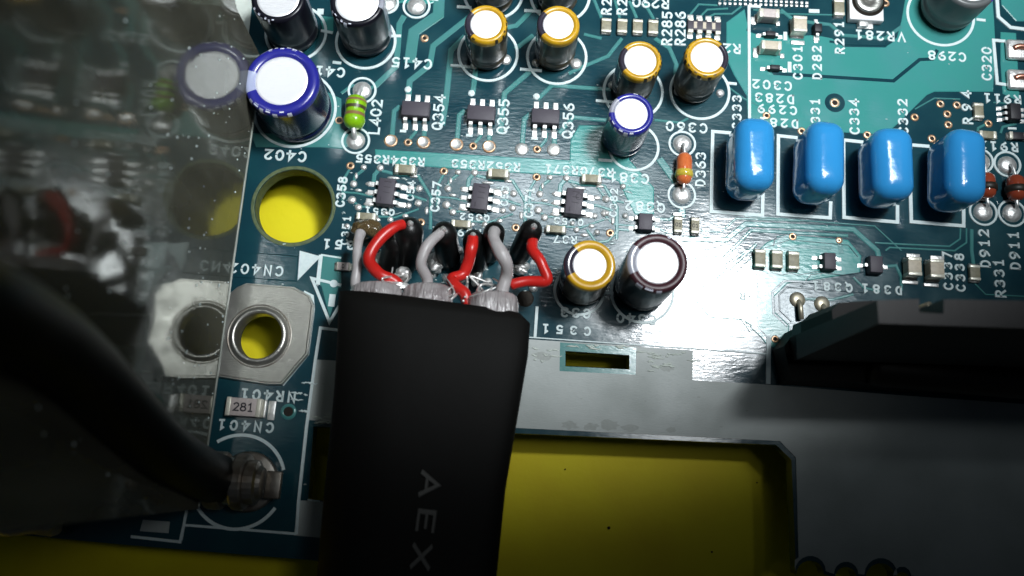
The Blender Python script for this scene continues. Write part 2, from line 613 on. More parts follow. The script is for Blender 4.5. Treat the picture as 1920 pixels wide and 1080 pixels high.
pour([(740, 5), (800, -20), (822, -20), (824, 0), (806, 8)])
# big copper field right of the brown capacitor
pour([(1296, 486), (1358, 488), (1386, 462), (1412, 436), (1588, 446), (1618, 480), (1614, 512), (1560, 512), (1500, 530), (1478, 534), (1454, 555), (1454, 580), (1478, 606), (1475, 656), (1000, 628), (1010, 560), (1160, 560), (1338, 544), (1432, 458)][0:0] or [(1340, 548), (1437, 455), (1470, 440), (1590, 450), (1615, 480), (1612, 512), (1500, 528), (1476, 532), (1452, 556), (1452, 584), (1480, 610), (1478, 655), (1440, 650), (1410, 612), (1390, 600), (1330, 596), (1290, 548)], 'mask_copper')
trace([(1275, 448), (1361, 450), (1398, 420), (1600, 430), (1645, 470), (1650, 490)], 10)
trace([(1275, 482), (1357, 484), (1408, 432), (1590, 442)], 6)
trace([(1290, 534), (1333, 536), (1418, 458)], 6)
trace([(1462, 632), (1436, 634), (1413, 612), (1412, 520), (1430, 505)], 12)
gap([(1444, 630), (1436, 630), (1420, 612), (1420, 522)], 3)
gap([(1484, 603), (1462, 582), (1461, 553), (1477, 538), (1535, 543), (1625, 548)], 3)
gap([(1476, 612), (1450, 588), (1448, 548), (1470, 527), (1540, 530)], 6)
gap([(1500, 540), (1520, 515), (1545, 512), (1580, 516), (1620, 510)], 3)
gap([(1412, 516), (1430, 514), (1448, 512), (1466, 516), (1480, 512), (1496, 516), (1540, 508)], 2.5)
gap([(1340, 550), (1392, 500)], 2.5)
gap([(1392, 500), (1430, 466), (1480, 450), (1590, 460), (1608, 482)], 2.5)
gap([(1450, 462), (1452, 450), (1475, 440), (1492, 440)], 4)
trace([(1486, 442), (1462, 448), (1460, 470)], 12)
trace([(1573, 452), (1578, 476)], 12)
trace([(1452, 470), (1500, 462), (1560, 466)], 10)
trace([(1640, 455), (1655, 456), (1780, 462), (1800, 448), (1801, 428)], 3.5)
trace([(1660, 470), (1668, 464), (1790, 470), (1812, 455), (1812, 428)], 3.5)
trace([(1822, 430), (1822, 470), (1826, 500)], 7)
trace([(1826, 530), (1848, 552), (1925, 556)], 3)
for q_, w_ in (([(1300, 500), (1352, 504), (1400, 470), (1422, 470)], 5), ([(1300, 515), (1345, 518), (1395, 480)], 4), ([(1500, 560), (1560, 562), (1600, 552)], 5), ([(1390, 560), (1392, 600), (1408, 622)], 5),
               ([(1230, 620), (1330, 626), (1400, 632)], 4), ([(1290, 430), (1350, 436), (1380, 410), (1500, 414)], 4), ([(1660, 500), (1680, 498), (1690, 520), (1690, 545)], 6),
               ([(1600, 520), (1620, 540), (1650, 546)], 5), ([(1395, 405), (1640, 424), (1690, 470)], 3), ([(1100, 430), (1118, 455), (1140, 452), (1160, 430), (1180, 432)], 5), ([(1120, 350), (1135, 372), (1170, 380)], 5),
               ([(1130, 400), (1150, 420), (1188, 424)], 4), ([(1226, 410), (1255, 412), (1264, 404)], 5), ([(1226, 424), (1250, 436), (1290, 436)], 4)):
    trace(q_, w_)
# top left traces
trace([(824, -20), (822, 28), (776, 60), (768, 118)], 21)
trace([(758, 30), (749, 45), (745, 100), (742, 125), (700, 165)], 11)
trace([(700, 165), (660, 160), (640, 175)], 6)
trace([(880, 32), (812, 86), (806, 122), (768, 152), (766, 180)], 11)
trace([(872, 68), (846, 94), (836, 190), (829, 235)], 11)
trace([(893, 120), (886, 178)], 10)
trace([(1006, 10), (968, 48), (948, 52)], 9)
trace([(1000, 66), (966, 92)], 9)
trace([(995, 133), (946, 175), (938, 252)], 10)
trace([(1145, 168), (1035, 160), (1008, 186)], 8)
trace([(1145, 226), (1075, 220), (1048, 250)], 8)
trace([(1095, 64), (1128, 72)], 6)
trace([(1110, -10), (1128, 34)], 6)
trace([(1150, -10), (1162, 34)], 5)
trace([(1180, 2), (1194, 34)], 6)
trace([(1206, 2), (1226, 36)], 6)
trace([(1166, 72), (1140, 105), (1105, 120), (1082, 130), (1066, 138)], 7)
trace([(1228, 72), (1255, 90), (1268, 120), (1266, 145)], 8)
trace([(1292, 30), (1310, 8), (1345, 10)], 4)
trace([(1312, 32), (1326, 18), (1365, 16)], 4)
trace([(1328, 32), (1340, 26), (1372, 26), (1390, 12)], 4)
trace([(1227, 225), (1275, 230), (1290, 222)], 5)
trace([(1368, 165), (1395, 185), (1436, 206)], 4)
trace([(1236, 298), (1268, 342)], 14)
trace([(1279, 392), (1279, 408)], 12)
trace([(1412, 18), (1480, 26), (1560, 28)], 3.5)
trace([(1464, 18), (1486, 36), (1520, 42), (1556, 46), (1580, 66), (1660, 72), (1690, 50)], 7)
gap([(1444, 128), (1452, 138), (1675, 152), (1702, 130), (1724, 112), (1748, 111), (1757, 94)], 8)
gap([(1555, 78), (1580, 82), (1660, 84), (1672, 78)], 6)
gap([(1400, 55), (1420, 62), (1480, 62)], 8)
trace([(1715, 205), (1752, 184), (1800, 186)], 3)
trace([(1862, 192), (1915, 196)], 3)
trace([(1830, 268), (1834, 240), (1850, 232)], 5)
trace([(1876, 250), (1880, 238), (1905, 232)], 5)
for (x0, y0) in ((0, 0), (122, 8), (244, 15)):       # under the three transistors
    trace([(735 + x0, 256 + y0), (739 + x0, 208 + y0), (750 + x0, 199 + y0)], 9)
    trace([(767 + x0, 262 + y0), (779 + x0, 248 + y0), (781 + x0, 234 + y0)], 6)
    trace([(795 + x0, 258 + y0), (796 + x0, 236 + y0)], 9)
for (x0, y0) in ((0, 0), (177, 9), (349, 19)):       # small driver chips
    trace([(655 + x0, 318 + y0), (645 + x0, 335 + y0), (642 + x0, 380 + y0)], 5)
    trace([(682 + x0, 318 + y0), (666 + x0, 330 + y0), (662 + x0, 348 + y0)], 6)
    trace([(712 + x0, 316 + y0), (702 + x0, 328 + y0), (700 + x0, 345 + y0)], 8)
    trace([(716 + x0, 320 + y0), (740 + x0, 326 + y0), (784 + x0, 330 + y0), (794 + x0, 346 + y0), (808 + x0, 370 + y0), (807 + x0, 430 + y0)], 6)
    trace([(640 + x0, 360 + y0), (668 + x0, 362 + y0), (698 + x0, 368 + y0)], 4)
    trace([(745 + x0, 368 + y0), (770 + x0, 366 + y0), (800 + x0, 376 + y0)], 5)
    trace([(744 + x0, 350 + y0), (770 + x0, 354 + y0), (786 + x0, 352 + y0)], 5)
    trace([(660 + x0, 378 + y0), (680 + x0, 388 + y0), (704 + x0, 384 + y0)], 4)
    trace([(700 + x0, 405 + y0), (740 + x0, 408 + y0), (785 + x0, 392 + y0)], 4)
pour([(596, 478), (640, 480), (640, 540), (606, 540), (600, 535)], 'mask_trace')
pour([(598, 520), (640, 522), (618, 596)], 'mask_trace')
pour([(430, 470), (560, 480), (556, 528), (505, 525), (480, 523), (430, 520)], 'mask_dark')

# --- bare tinned areas
TIN = [(986, 636), (1299, 657), (1298, 713), (1433, 721), (1700, 742), (2240, 780), (2240, 1100), (1720, 1080)] + [(a, b) for a, b in reversed(scallop(1691, 1079, 17, 5))] + \
    [(a, b) for a, b in reversed(scallop(1651, 1077, 31))] + [(a, b) for a, b in reversed(scallop(1586, 1076, 23))] + [(a, b) for a, b in reversed(scallop(1519, 1071, 29))] + \
    [(1490, 1050), (1497, 1045), (1492, 858), (1462, 827), (960, 802), (640, 786), (620, 700), (960, 700)]
tin = filled(pts(TIN), [[P(a, b) for a, b in ((1050, 642), (1193, 652), (1192, 703), (1049, 696))]], 0.0003, 0.0075, 'tinned_area', 'tin_plane', board)
obj('tinned_area', plate(MB(), pts([(592, 674), (660, 678), (652, 792), (576, 788)]), 0.0003, 0.0066, 0.003), 'tin_plane', board)
obj('tinned_area', plate(MB(), pts([(560, 938), (640, 942), (640, 1012), (551, 1004)]), 0.0003, 0.0066, 0.003), 'tin_plane', board)
obj('tinned_area', plate(MB(), pts([(268, 974), (319, 978), (316, 1000), (262, 996)]), 0.0003, 0.0066, 0.003), 'tin_plane', board)
rt = random.Random(31)
for x, y, r in [(1068, 797, 16), (1108, 800, 14), (1142, 797, 20), (1180, 802, 15), (1258, 806, 10), (1018, 668, 18), (1250, 690, 14), (1400, 770, 3), (1310, 745, 3), (1210, 752, 2.5), (1352, 800, 3), (1090, 748, 2.5), (572, 908, 3), (607, 720, 3)]:
    k = ppc(x, y)
    q = P(x, y)
    out_ = [(q.x + r / k * (1 + rt.uniform(-0.3, 0.3)) * math.cos(R(a_)), q.y + 0.45 * r / k * (1 + rt.uniform(-0.35, 0.35)) * math.sin(R(a_))) for a_ in range(0, 360, 24)]
    obj('stain', plate(MB(), out_, 0.0076, 0.0079 + rt.random() * 0.0002), 'tin_stain', board)
# mask island with the slot
isl = [P(a, b) for a, b in ((1049, 641), (1194, 651), (1193, 704), (1048, 697))]
filled(isl, [[P(a, b) for a, b in ((1060, 658), (1180, 666), (1180, 693), (1060, 687))]], 0.0003, 0.0060, 'slot_surround', 'mask_trace', board)
slot_wall = MB()
sl = [P(a, b) for a, b in ((1061, 659), (1179, 667), (1179, 692), (1061, 686))]
slot_wall.add([(p.x, p.y, 0.006) for p in sl] + [(p.x, p.y, -TH) for p in sl], [(i, (i + 1) % 4, 4 + (i + 1) % 4, 4 + i) for i in range(4)])
obj('slot_wall', slot_wall, 'board_edge', board)


def splash(cx, cy, w, h, n, seed, mat='solder'):
    rnd = random.Random(seed)
    mb = MB()
    for i in range(n):
        x0 = cx + rnd.uniform(-w, w) * 0.5
        y0 = cy + rnd.uniform(-h, h) * 0.5
        L = rnd.uniform(6, 26)
        pp = [(x0 + L * t / 5, y0 + 0.06 * L * t / 5 + rnd.uniform(-1.5, 1.5)) for t in range(6)]
        mb.tube([P(a, b, 0.009) for a, b in pp], [0.002, 0.007, 0.009, 0.007, 0.006, 0.002], 6)
    return obj('flux_residue', mb, mat, board)


splash(1240, 676, 100, 38, 20, 3, 'label_white')
splash(1010, 665, 50, 30, 8, 4, 'label_white')
splash(1120, 650, 120, 6, 8, 6, 'label_white')
splash(598, 785, 30, 16, 10, 5, 'label_white')
splash(560, 745, 40, 60, 10, 9, 'silk')
for o_ in [o for o in bpy.data.objects if o.name.startswith('flux_residue')]:
    o_['kind'] = 'stuff'

rnd_ = random.Random(21)
mb = MB()
for i in range(190):
    x, y = rnd_.uniform(440, 1880), rnd_.uniform(10, 560)
    if i % 3:
        x, y = rnd_.uniform(640, 1330), rnd_.uniform(300, 560)
    if y > 530 and x > 1440:
        continue
    q = P(x, y)
    r = rnd_.uniform(0.003, 0.008)
    el = rnd_.uniform(0.8, 3.0)
    mb.add([(q.x - r * el, q.y, 0.006), (q.x, q.y - r, 0.006), (q.x + r * el, q.y, 0.006), (q.x, q.y + r, 0.006), (q.x, q.y, 0.006 + r * 1.2)], [(0, 1, 4), (1, 2, 4), (2, 3, 4), (3, 0, 4)])
o = obj('dust_glint_specks', mb, 'silk', board)
o['kind'] = 'stuff'
# thin uneven smears of dried flux around the hand soldered area
mb = MB()
for i in range(70):
    x, y = rnd_.uniform(640, 1250), rnd_.uniform(330, 560)
    L = rnd_.uniform(6, 22)
    w = rnd_.uniform(1.5, 4)
    pp_ = [(x + L * k / 4, y + 0.07 * L * k / 4 + rnd_.uniform(-2.5, 2.5)) for k in range(5)]
    mb.tube([P(a, b, 0.004) for a, b in pp_], [0.001, w / 400, w / 300, w / 400, 0.001], 6, flat=0.6)
o = obj('flux_residue', mb, 'flux_film', board)
o['kind'] = 'stuff'

# ---------------------------------------------------------------- silkscreen print


def line(px, w=5, closed=False, name='printed_line'):
    k = ppc(*px[0])
    return obj(name, ribbon(MB(), pts(px), w / k, 0.001, zsilk(), 0.002, closed), 'silk', board)


def ring(x, y, r, w=5, a0=0, a1=360, name='printed_ring'):
    k = ppc(x, y)
    full = a1 - a0 == 360
    return obj(name, ribbon(MB(), circ(P(x, y), r / k, 56, R(a0), R(a1)), w / k, 0.001, zsilk(), 0.002, full), 'silk', board)


def arc(cx, cy, rx, ry, a0, a1, n=8):
    return [(cx + rx * math.cos(R(a0 + (a1 - a0) * i / n)), cy + ry * math.sin(R(a0 + (a1 - a0) * i / n))) for i in range(n + 1)]


G = {
    '0': [arc(2, 3, 1.7, 2.7, 0, 348, 16)],
    '1': [[(1.0, 4.6), (2.1, 5.6), (2.1, 0.2)], [(1.0, 0.2), (3.2, 0.2)]],
    '2': [arc(2, 4.2, 1.5, 1.4, 160, -30, 8) + [(0.5, 0.3), (3.6, 0.3)]],
    '3': [arc(1.8, 4.3, 1.5, 1.3, 150, -80, 8) + arc(1.8, 1.7, 1.7, 1.4, 80, -150, 8)],
    '4': [[(3.9, 1.7), (0.3, 1.7), (2.7, 5.6), (2.7, 0.1)]],
    '5': [[(3.4, 5.6), (0.8, 5.6), (0.6, 3.3)] + arc(1.9, 1.9, 1.6, 1.6, 110, -145, 9)],
    '6': [[(2.9, 5.7), (1.2, 4.4), (0.45, 2.6)] + arc(2.0, 1.8, 1.6, 1.5, 160, 500, 14)],
    '7': [[(0.3, 5.5), (3.6, 5.5), (1.6, 0.1)]],
    '8': [arc(2, 4.4, 1.35, 1.25, -90, 262, 12), arc(2, 1.7, 1.65, 1.45, 90, 442, 14)],
    '9': [[(1.1, 0.3), (2.8, 1.6), (3.55, 3.4)] + arc(2.0, 4.2, 1.6, 1.5, -20, 320, 14)],
    'A': [[(0.2, 0.1), (2, 5.7), (3.8, 0.1)], [(1.0, 1.9), (3.0, 1.9)]],
    'C': [arc(2.1, 3, 1.8, 2.7, 42, 318, 14)],
    'D': [[(0.6, 0.3), (0.6, 5.6), (1.7, 5.6)] + arc(1.7, 3, 1.8, 2.6, 80, -80, 8) + [(1.5, 0.35), (0.75, 0.35)]],
    'E': [[(3.5, 5.6), (0.6, 5.6), (0.6, 0.3), (3.5, 0.3)], [(0.8, 3), (3.0, 3)]],
    'L': [[(0.7, 5.7), (0.7, 0.3), (3.6, 0.3)]],
    'N': [[(0.5, 0.1), (0.5, 5.7), (3.5, 0.3), (3.5, 5.8)]],
    'Q': [arc(2, 3.1, 1.7, 2.6, 0, 348, 16), [(2.2, 1.5), (4.0, -0.6)]],
    'R': [[(0.6, 0.1), (0.6, 5.6), (1.9, 5.6)] + arc(2.0, 4.2, 1.4, 1.4, 80, -90, 7) + [(0.8, 2.8)], [(1.9, 2.7), (3.7, 0.1)]],
    'V': [[(0.2, 5.8), (2, 0.2), (3.8, 5.8)]],
    'X': [[(0.3, 5.8), (3.7, 0.1)], [(3.7, 5.8), (0.3, 0.1)]],
}


def text_mesh(s, h, pitch, thick, z0, z1):
    """s set on the origin, centred; h = letter height, pitch = advance, thick = stroke width (cm)"""
    mb = MB()
    u = h / 6.0
    n = len(s)
    q = 0
    for i, ch in enumerate(s):
        ox = (i - (n - 1) / 2) * pitch
        for st in G.get(ch, []):
            pp = [Vector((ox + (a - 2) * u * 1.12, (b - 3) * u)) for a, b in st]
            if len(pp) == 2 or ch not in '08':
                pp[0] = pp[0] + (pp[0] - pp[1]).normalized() * thick * 0.35
                pp[-1] = pp[-1] + (pp[-1] - pp[-2]).normalized() * thick * 0.35
            ribbon(mb, pp, thick, z0, z1 + q * 0.00006, thick * 0.12)
            q += 1
    return mb


def text(s, x, y, rot=180, h=20, pitch=20, th=4.6, skew=0.0):
    k = ppc(x, y)
    mb = text_mesh(s, h / k, pitch / k, th / k, 0.001, zsilk())
    o = obj('printed_text', mb, 'silk', board)
    p = P(x, y)
    o.location = (p.x, p.y, 0)
    o.rotation_euler = (0, 0, R(rot + skew))
    return o


for a in [('C402', 535, 292, 180, 20, 21), ('C41', 619, 135, 180, 19, 20), ('C415', 772, 119, 180, 20, 20),
          ('C360', 1287, 239, 180, 19, 21), ('C381', 1179, 334, 180, 19, 20), ('Q382', 1209, 388, 180, 19, 20),
          ('R290', 1220, 6, 180, 20, 18), ('R2', 1372, 92, 180, 19, 19), ('C302', 1447, 160, 180, 18, 20), ('D283', 1452, 185, 180, 18, 20),
          ('C299', 1457, 206, 180, 17, 20), ('D281', 1460, 231, 180, 17, 20), ('VR281', 1650, 68, 180, 18, 20), ('C298', 1775, 106, 180, 18, 19),
          ('R911', 1879, 186, 180, 17, 19), ('R912', 1872, 275, 180, 17, 20), ('Q381', 1560, 538, 180, 16, 21), ('D381', 1653, 543, 180, 16, 21),
          ('CN402', 481, 506, 180, 19, 21.5), ('NR401', 503, 742, 180, 19, 22), ('CN401', 461, 799, 180, 18, 22.5),
          ('351', 635, 459, 180, 17, 22), ('C33', 1079, 587, 180, 18, 21), ('C340', 1193, 598, 180, 18, 20), ('C351', 1062, 619, 180, 16, 26),
          ('Q354', 822, 211, 90, 20, 18.5), ('Q355', 943, 219, 90, 20, 18.5), ('Q356', 1065, 227, 90, 20, 18.5), ('L402', 704, 220, 90, 20, 18.5),
          ('D363', 1313, 318, 90, 19, 18), ('R285', 1250, 54, 90, 19, 18.5), ('R286', 1275, 54, 90, 19, 18.5), ('R29', 1137, 5, 90, 18, 19), ('R28', 1166, 5, 90, 18, 19),
          ('C333', 1381, 211, 90, 17, 18.5), ('C331', 1528, 217, 90, 17, 18.5), ('C334', 1601, 219, 90, 18, 19), ('C332', 1692, 219, 90, 18, 19),
          ('C301', 1495, 118, 90, 17, 18.5), ('D282', 1531, 118, 90, 17, 18.5), ('R291', 1573, 71, 90, 17, 18), ('C320', 1849, 120, 90, 18, 18),
          ('D912', 1845, 466, 90, 19, 20), ('D911', 1901, 470, 90, 19, 20), ('R331', 1873, 522, 90, 19, 20), ('C337', 1776, 508, 90, 17, 20), ('C338', 1799, 511, 90, 17, 20),
          ('R94', 1812, 202, 90, 18, 27), ('401', 425, 234, 90, 17, 18),
          ('R354R355', 732, 301, 180, 16, 16.6), ('R352R353', 911, 311, 180, 16, 16.6), ('R370R371', 1086, 321, 180, 16, 16.6),
          ('C358', 640, 360, 90, 16, 15.5), ('C357', 817, 369, 90, 16, 15.5), ('C371', 992, 380, 90, 16, 15.5),
          ('Q351', 712, 397, 180, 13, 15), ('Q352', 890, 408, 180, 13, 15), ('Q353', 1066, 416, 180, 13, 15), ('C54', 770, 358, 90, 14, 14), ('C53', 946, 368, 90, 14, 14),
          ('C382', 1150, 380, 90, 14, 15), ('R39', 880, 437, 180, 15, 16), ('R37', 1060, 450, 180, 15, 16), ('C351', 648, 432, 90, 14, 15)]:
    sk = {'C320': -3}.get(a[0], 0)
    text(a[0], a[1], a[2], a[3], a[4], a[5], 4.4 if a[4] > 15.5 else 3.4, sk)
text('R', 1392, 556, 180, 14, 14, 3)
# rings, ticks and frames
for x, y, r, a0, a1 in [(553, 204, 76, 0, 360), (555, 62, 56, 0, 360), (686, 78, 55, 0, 360), (915, 101, 55, 0, 360), (1044, 107, 55, 0, 360), (1187, 172, 55, 0, 360),
                        (1312, 172, 55, 0, 360), (1188, 276, 46, 0, 360), (1763, 29, 62, 0, 360), (925, -14, 55, 0, 360), (1050, -8, 55, 0, 360), (1086, 545, 46, 0, 360), (1204, 548, 58, 0, 360)]:
    ring(x, y, r, 5.5, a0, a1)
for x, y, r in [(679, 170, 25), (667, 264, 25), (1279, 270, 24), (1278, 366, 25), (1843, 398, 25), (1897, 400, 25), (1838, 302, 23), (1888, 308, 24), (781, 12, 24), (725, 6, 21)]:
    ring(x, y, r, 4.5)
for l in [((845, 123), (886, 126)), ((975, 130), (1016, 133)), ((1117, 189), (1150, 192)), ((1362, 156), (1381, 158)), ((1122, 300), (1148, 302)), ((857, 13), (884, 15)),
          ((983, 20), (1014, 22)), ((734, 68), (752, 68)), ((1830, 37), (1847, 39)), ((624, 117), (640, 119)), ((474, 207), (485, 207)), ((1128, 549), (1150, 550)), ((602, 58), (624, 62)),
          ((672, 0), (704, 0)), ((800, -2), (822, 0))]:
    line(l, 6)
for q in [[(1371, 250), (1336, 247), (1333, 397), (1429, 404), (1430, 360)], [(1495, 259), (1459, 255), (1458, 402), (1556, 409), (1557, 378)],
          [(1618, 267), (1581, 263), (1582, 408), (1682, 417), (1682, 385)], [(1742, 275), (1704, 272), (1708, 416), (1806, 424), (1806, 390)]]:
    line(q, 7)
for a, b in (((1571, 262), (1573, 300)), ((1696, 270), (1698, 310))):
    pass
line([(1426, 13), (1404, 12), (1405, 230)], 6)
line([(1868, -10), (1871, 32), (1894, 52), (1925, 56)], 7)
line([(1884, 78), (1862, 76), (1869, 157), (1890, 160)], 6.5)
line([(1441, 632), (1440, 720)], 9)
line([(983, 632), (1440, 664)], 3)
line([(1007, 575), (1003, 632)], 6)
line([(700, 628), (601, 615), (592, 672), (575, 800), (560, 940), (556, 1002)], 6)
line([(556, 1001), (355, 985), (345, 985), (340, 1013)], 5)
line([(351, 952), (345, 985), (338, 1016), (246, 1006)], 5.5)
line([(640, 535), (585, 522), (618, 604), (636, 574)], 6)
line([(624, 552), (621, 575)], 12)
ring(626, 532, 4, 7)
line([(602, 478), (640, 484)], 4)
line([(602, 478), (596, 534)], 8)
line([(577, 937), (600, 940)], 3)
obj('printed_triangle', plate(MB(), pts([(562, 470), (602, 481), (558, 526)]), 0.001, 0.0075, 0.002), 'silk', board)
line([(430, 562), (452, 540), (470, 537)], 6)
line([(570, 547), (586, 555), (588, 580), (577, 665), (530, 722)], 5)
# arcs around the antenna plug
ring(447, 903, 86, 6.5, 18, 125)
ring(447, 903, 86, 6.5, 215, 330)
# small bars next to diodes and chips
for x, y, w, h in [(1526, 21, 20, 8), (1472, 68, 7, 18), (1480, 126, 7, 22), (756, 246, 12, 6), (880, 254, 12, 6), (1002, 260, 12, 6), (1897, 241, 16, 5), (1848, 300, 4, 12), (601, 22, 12, 12), (1783, 470, 0, 0)]:
    if w:
        line([(x - w / 2, y), (x + w / 2, y + 0.5)], h, name='printed_mark')

# ---------------------------------------------------------------- vias, pads and solder joints


def via(x, y, r=8, hole=3.2, mat='copper_ring'):
    k = ppc(x, y)
    p = P(x, y)
    z = 0.0100
    v = obj('via', MB().lathe([(hole / k, 0.001), (hole / k, z - 0.0015), ((hole + 1.5) / k, z), (r * 0.85 / k, z - 0.001), (r / k, 0.001)], 20), mat, board)
    v.location = (p.x, p.y, 0)
    part('via_hole', ('vh', round(hole / k, 4)), lambda: MB().lathe([((hole + 0.3) / k, 0.0082), (0.0004, 0.0082)], 16), 'hole_dark', v)


for x, y in [(796, 72), (765, 267), (887, 274), (1007, 280), (657, 311), (832, 321), (1006, 332), (789, 417), (967, 427), (1144, 437), (1437, 217), (1503, 246), (1626, 253),
             (1763, 195), (1794, 197), (1776, 214), (1778, 234), (1715, 220), (1747, 260), (1853, 232), (1660, 6), (1486, 444), (1453, 636)]:
    via(x, y, 8, 3.3)
via(1565, 193, 10, 4.5)
ringd = MB()
k_ = ppc(1565, 193)
ribbon(ringd, circ(P(1565, 193), 14.5 / k_, 30), 9 / k_, 0.003, 0.0072, 0.001, True)
obj('mask_channel', ringd, 'mask_dark', board)
via(541, 772, 15, 9, 'mask_trace')
via(636, 226, 8, 5)
via(1573, 451, 7, 1.0)


def bowl(x, y, r, mat='solder'):
    """tinned through hole, filled with a little dish of solder"""
    k = ppc(x, y)
    p = P(x, y)
    R0 = r / k
    v = obj('tinned_hole', MB().lathe([(R0 * 0.66, 0.0075), (R0 * 0.72, 0.012), (R0 * 0.86, 0.012), (R0, 0.001)], 28), 'copper_ring', board)
    v.location = (p.x, p.y, 0)
    obj('solder_dish', MB().lathe([(R0 * 0.70, 0.011), (R0 * 0.5, 0.006), (R0 * 0.25, 0.003), (0.0005, 0.002)], 24), mat, v)


for x, y in [(733, 264), (794, 267), (856, 271), (917, 275)]:
    bowl(x, y, 13)


def dome(x, y, r, h=0.03, mat='solder', name='solder_pad', sx=1.0, sy=1.0, rz=0.0, z=0.001):
    k = ppc(x, y)
    p = P(x, y)
    R0 = r / k
    pr = [(R0, z), (R0 * 0.97, z + h * 0.25), (R0 * 0.8, z + h * 0.62), (R0 * 0.5, z + h * 0.9), (0.0005, z + h)]
    o = obj(name, MB().lathe(pr, 22), mat, board)
    o.location = (p.x, p.y, 0)
    o.scale = (sx, sy, 1)
    o.rotation_euler = (0, 0, rz)
    return o


for x, y in [(978, 280), (1038, 281)]:
    dome(x, y, 13, 0.02)
for x, y in [(679, 170), (667, 264), (1279, 270), (1278, 366), (1843, 398), (1897, 400), (1838, 304), (1888, 310), (781, 12), (725, 8)]:
    dome(x, y, 18, 0.045)
for x, y in [(765, 168), (884, 175), (1006, 181)]:
    dome(x, y, 6.5, 0.012, 'silk')
for x0, y0 in ((0, 0), (177, 9), (349, 19)):
    for x, y, r in [(682, 314, 6), (713, 315, 7), (663, 345, 7), (660, 375, 8), (672, 389, 7), (784, 381, 7), (786, 354, 7), (766, 386, 6), (732, 412, 6), (724, 400, 5), (651, 424, 5)]:
        dome(x + x0, y + y0, r, 0.022, 'solder')
for x0, y0 in ((0, 0), (177, 9), (349, 19)):
    for x, y, r, sx, sy in [(695, 345, 5, 2.0, 0.9), (694, 363, 5, 2.0, 0.9), (692, 383, 5, 2.0, 0.9), (753, 349, 5, 2.0, 0.9), (752, 367, 5, 2.0, 0.9), (750, 386, 5, 2.0, 0.9), (770, 352, 5, 1.6, 1.0), (672, 357, 4, 1.8, 0.8), (738, 334, 4, 3, 0.8), (776, 331, 4, 2, 0.8), (705, 412, 5, 1.8, 0.9), (760, 405, 5, 1.2, 0.9), (668, 330, 4, 0.8, 1.6), (800, 395, 4, 0.9, 2.0), (747, 422, 5, 1.6, 0.8)]:
        dome(x + x0, y + y0, r, 0.016, 'solder', sx=sx, sy=sy)
for x, y, r in [(890, 123, 8), (948, 112, 11), (1005, 118, 8), (1080, 120, 11), (1148, 160, 8), (1272, 172, 9), (1350, 175, 8), (1119, 436, 6), (1137, 374, 7), (1137, 400, 6), (1172, 405, 6), (1168, 350, 6)]:
    dome(x, y, r, 0.03, 'solder')
for x, y, w, h in [(1412, 40, 10, 16), (1458, 45, 8, 10), (1416, 100, 10, 20), (1466, 106, 8, 10), (1495, 81, 26, 9), (1530, 73, 11, 10), (1621, 47, 30, 18), (1711, 480, 26, 8), (1756, 484, 26, 8),
                   (1705, 530, 30, 7), (1745, 535, 28, 7), (510, 770, 14, 36), (1270, 402, 18, 8)]:
    k = ppc(x, y)
    p = P(x, y)
    o = obj('solder_pad', MB().box((0, 0, 0.009), (w / k, h / k, 0.016), 0.006), 'solder', board)
    o.location = (p.x, p.y, 0)
# the comb of pins at the top edge
for i in range(18):
    x = 1349 + i * 9.6
    if x > 1515:
        break
    for yy in (0.5 + i * 0.45, 9 + i * 0.3):
        k = ppc(x, yy)
        p = P(x, yy - 2)
        part('solder_pad', ('comb',), lambda: MB().box((0, 0, 0.008), (0.034, 0.030, 0.014), 0.005), 'solder', board, (p.x, p.y, 0))
obj('white_label', plate(MB(), pts([(432, -40), (478, -40), (466, 72), (446, 193), (372, 190), (384, -40)]), 0.001, 0.009, 0.001), 'label_white', board)
for x, y, s in [(436, 15, 8), (430, 50, 10), (432, 70, 8), (428, 92, 9)]:
    c = P(x, y)
    obj('label_mark', plate(MB(), pts([(x - s, y - 3), (x + s, y - 5), (x + s * 0.8, y + 4), (x - s * 0.4, y + 3)]), 0.009, 0.0098), 'print_dark', board)  # small dark marks laid on the white label

# ================================================================ ELECTROLYTIC CAPACITORS


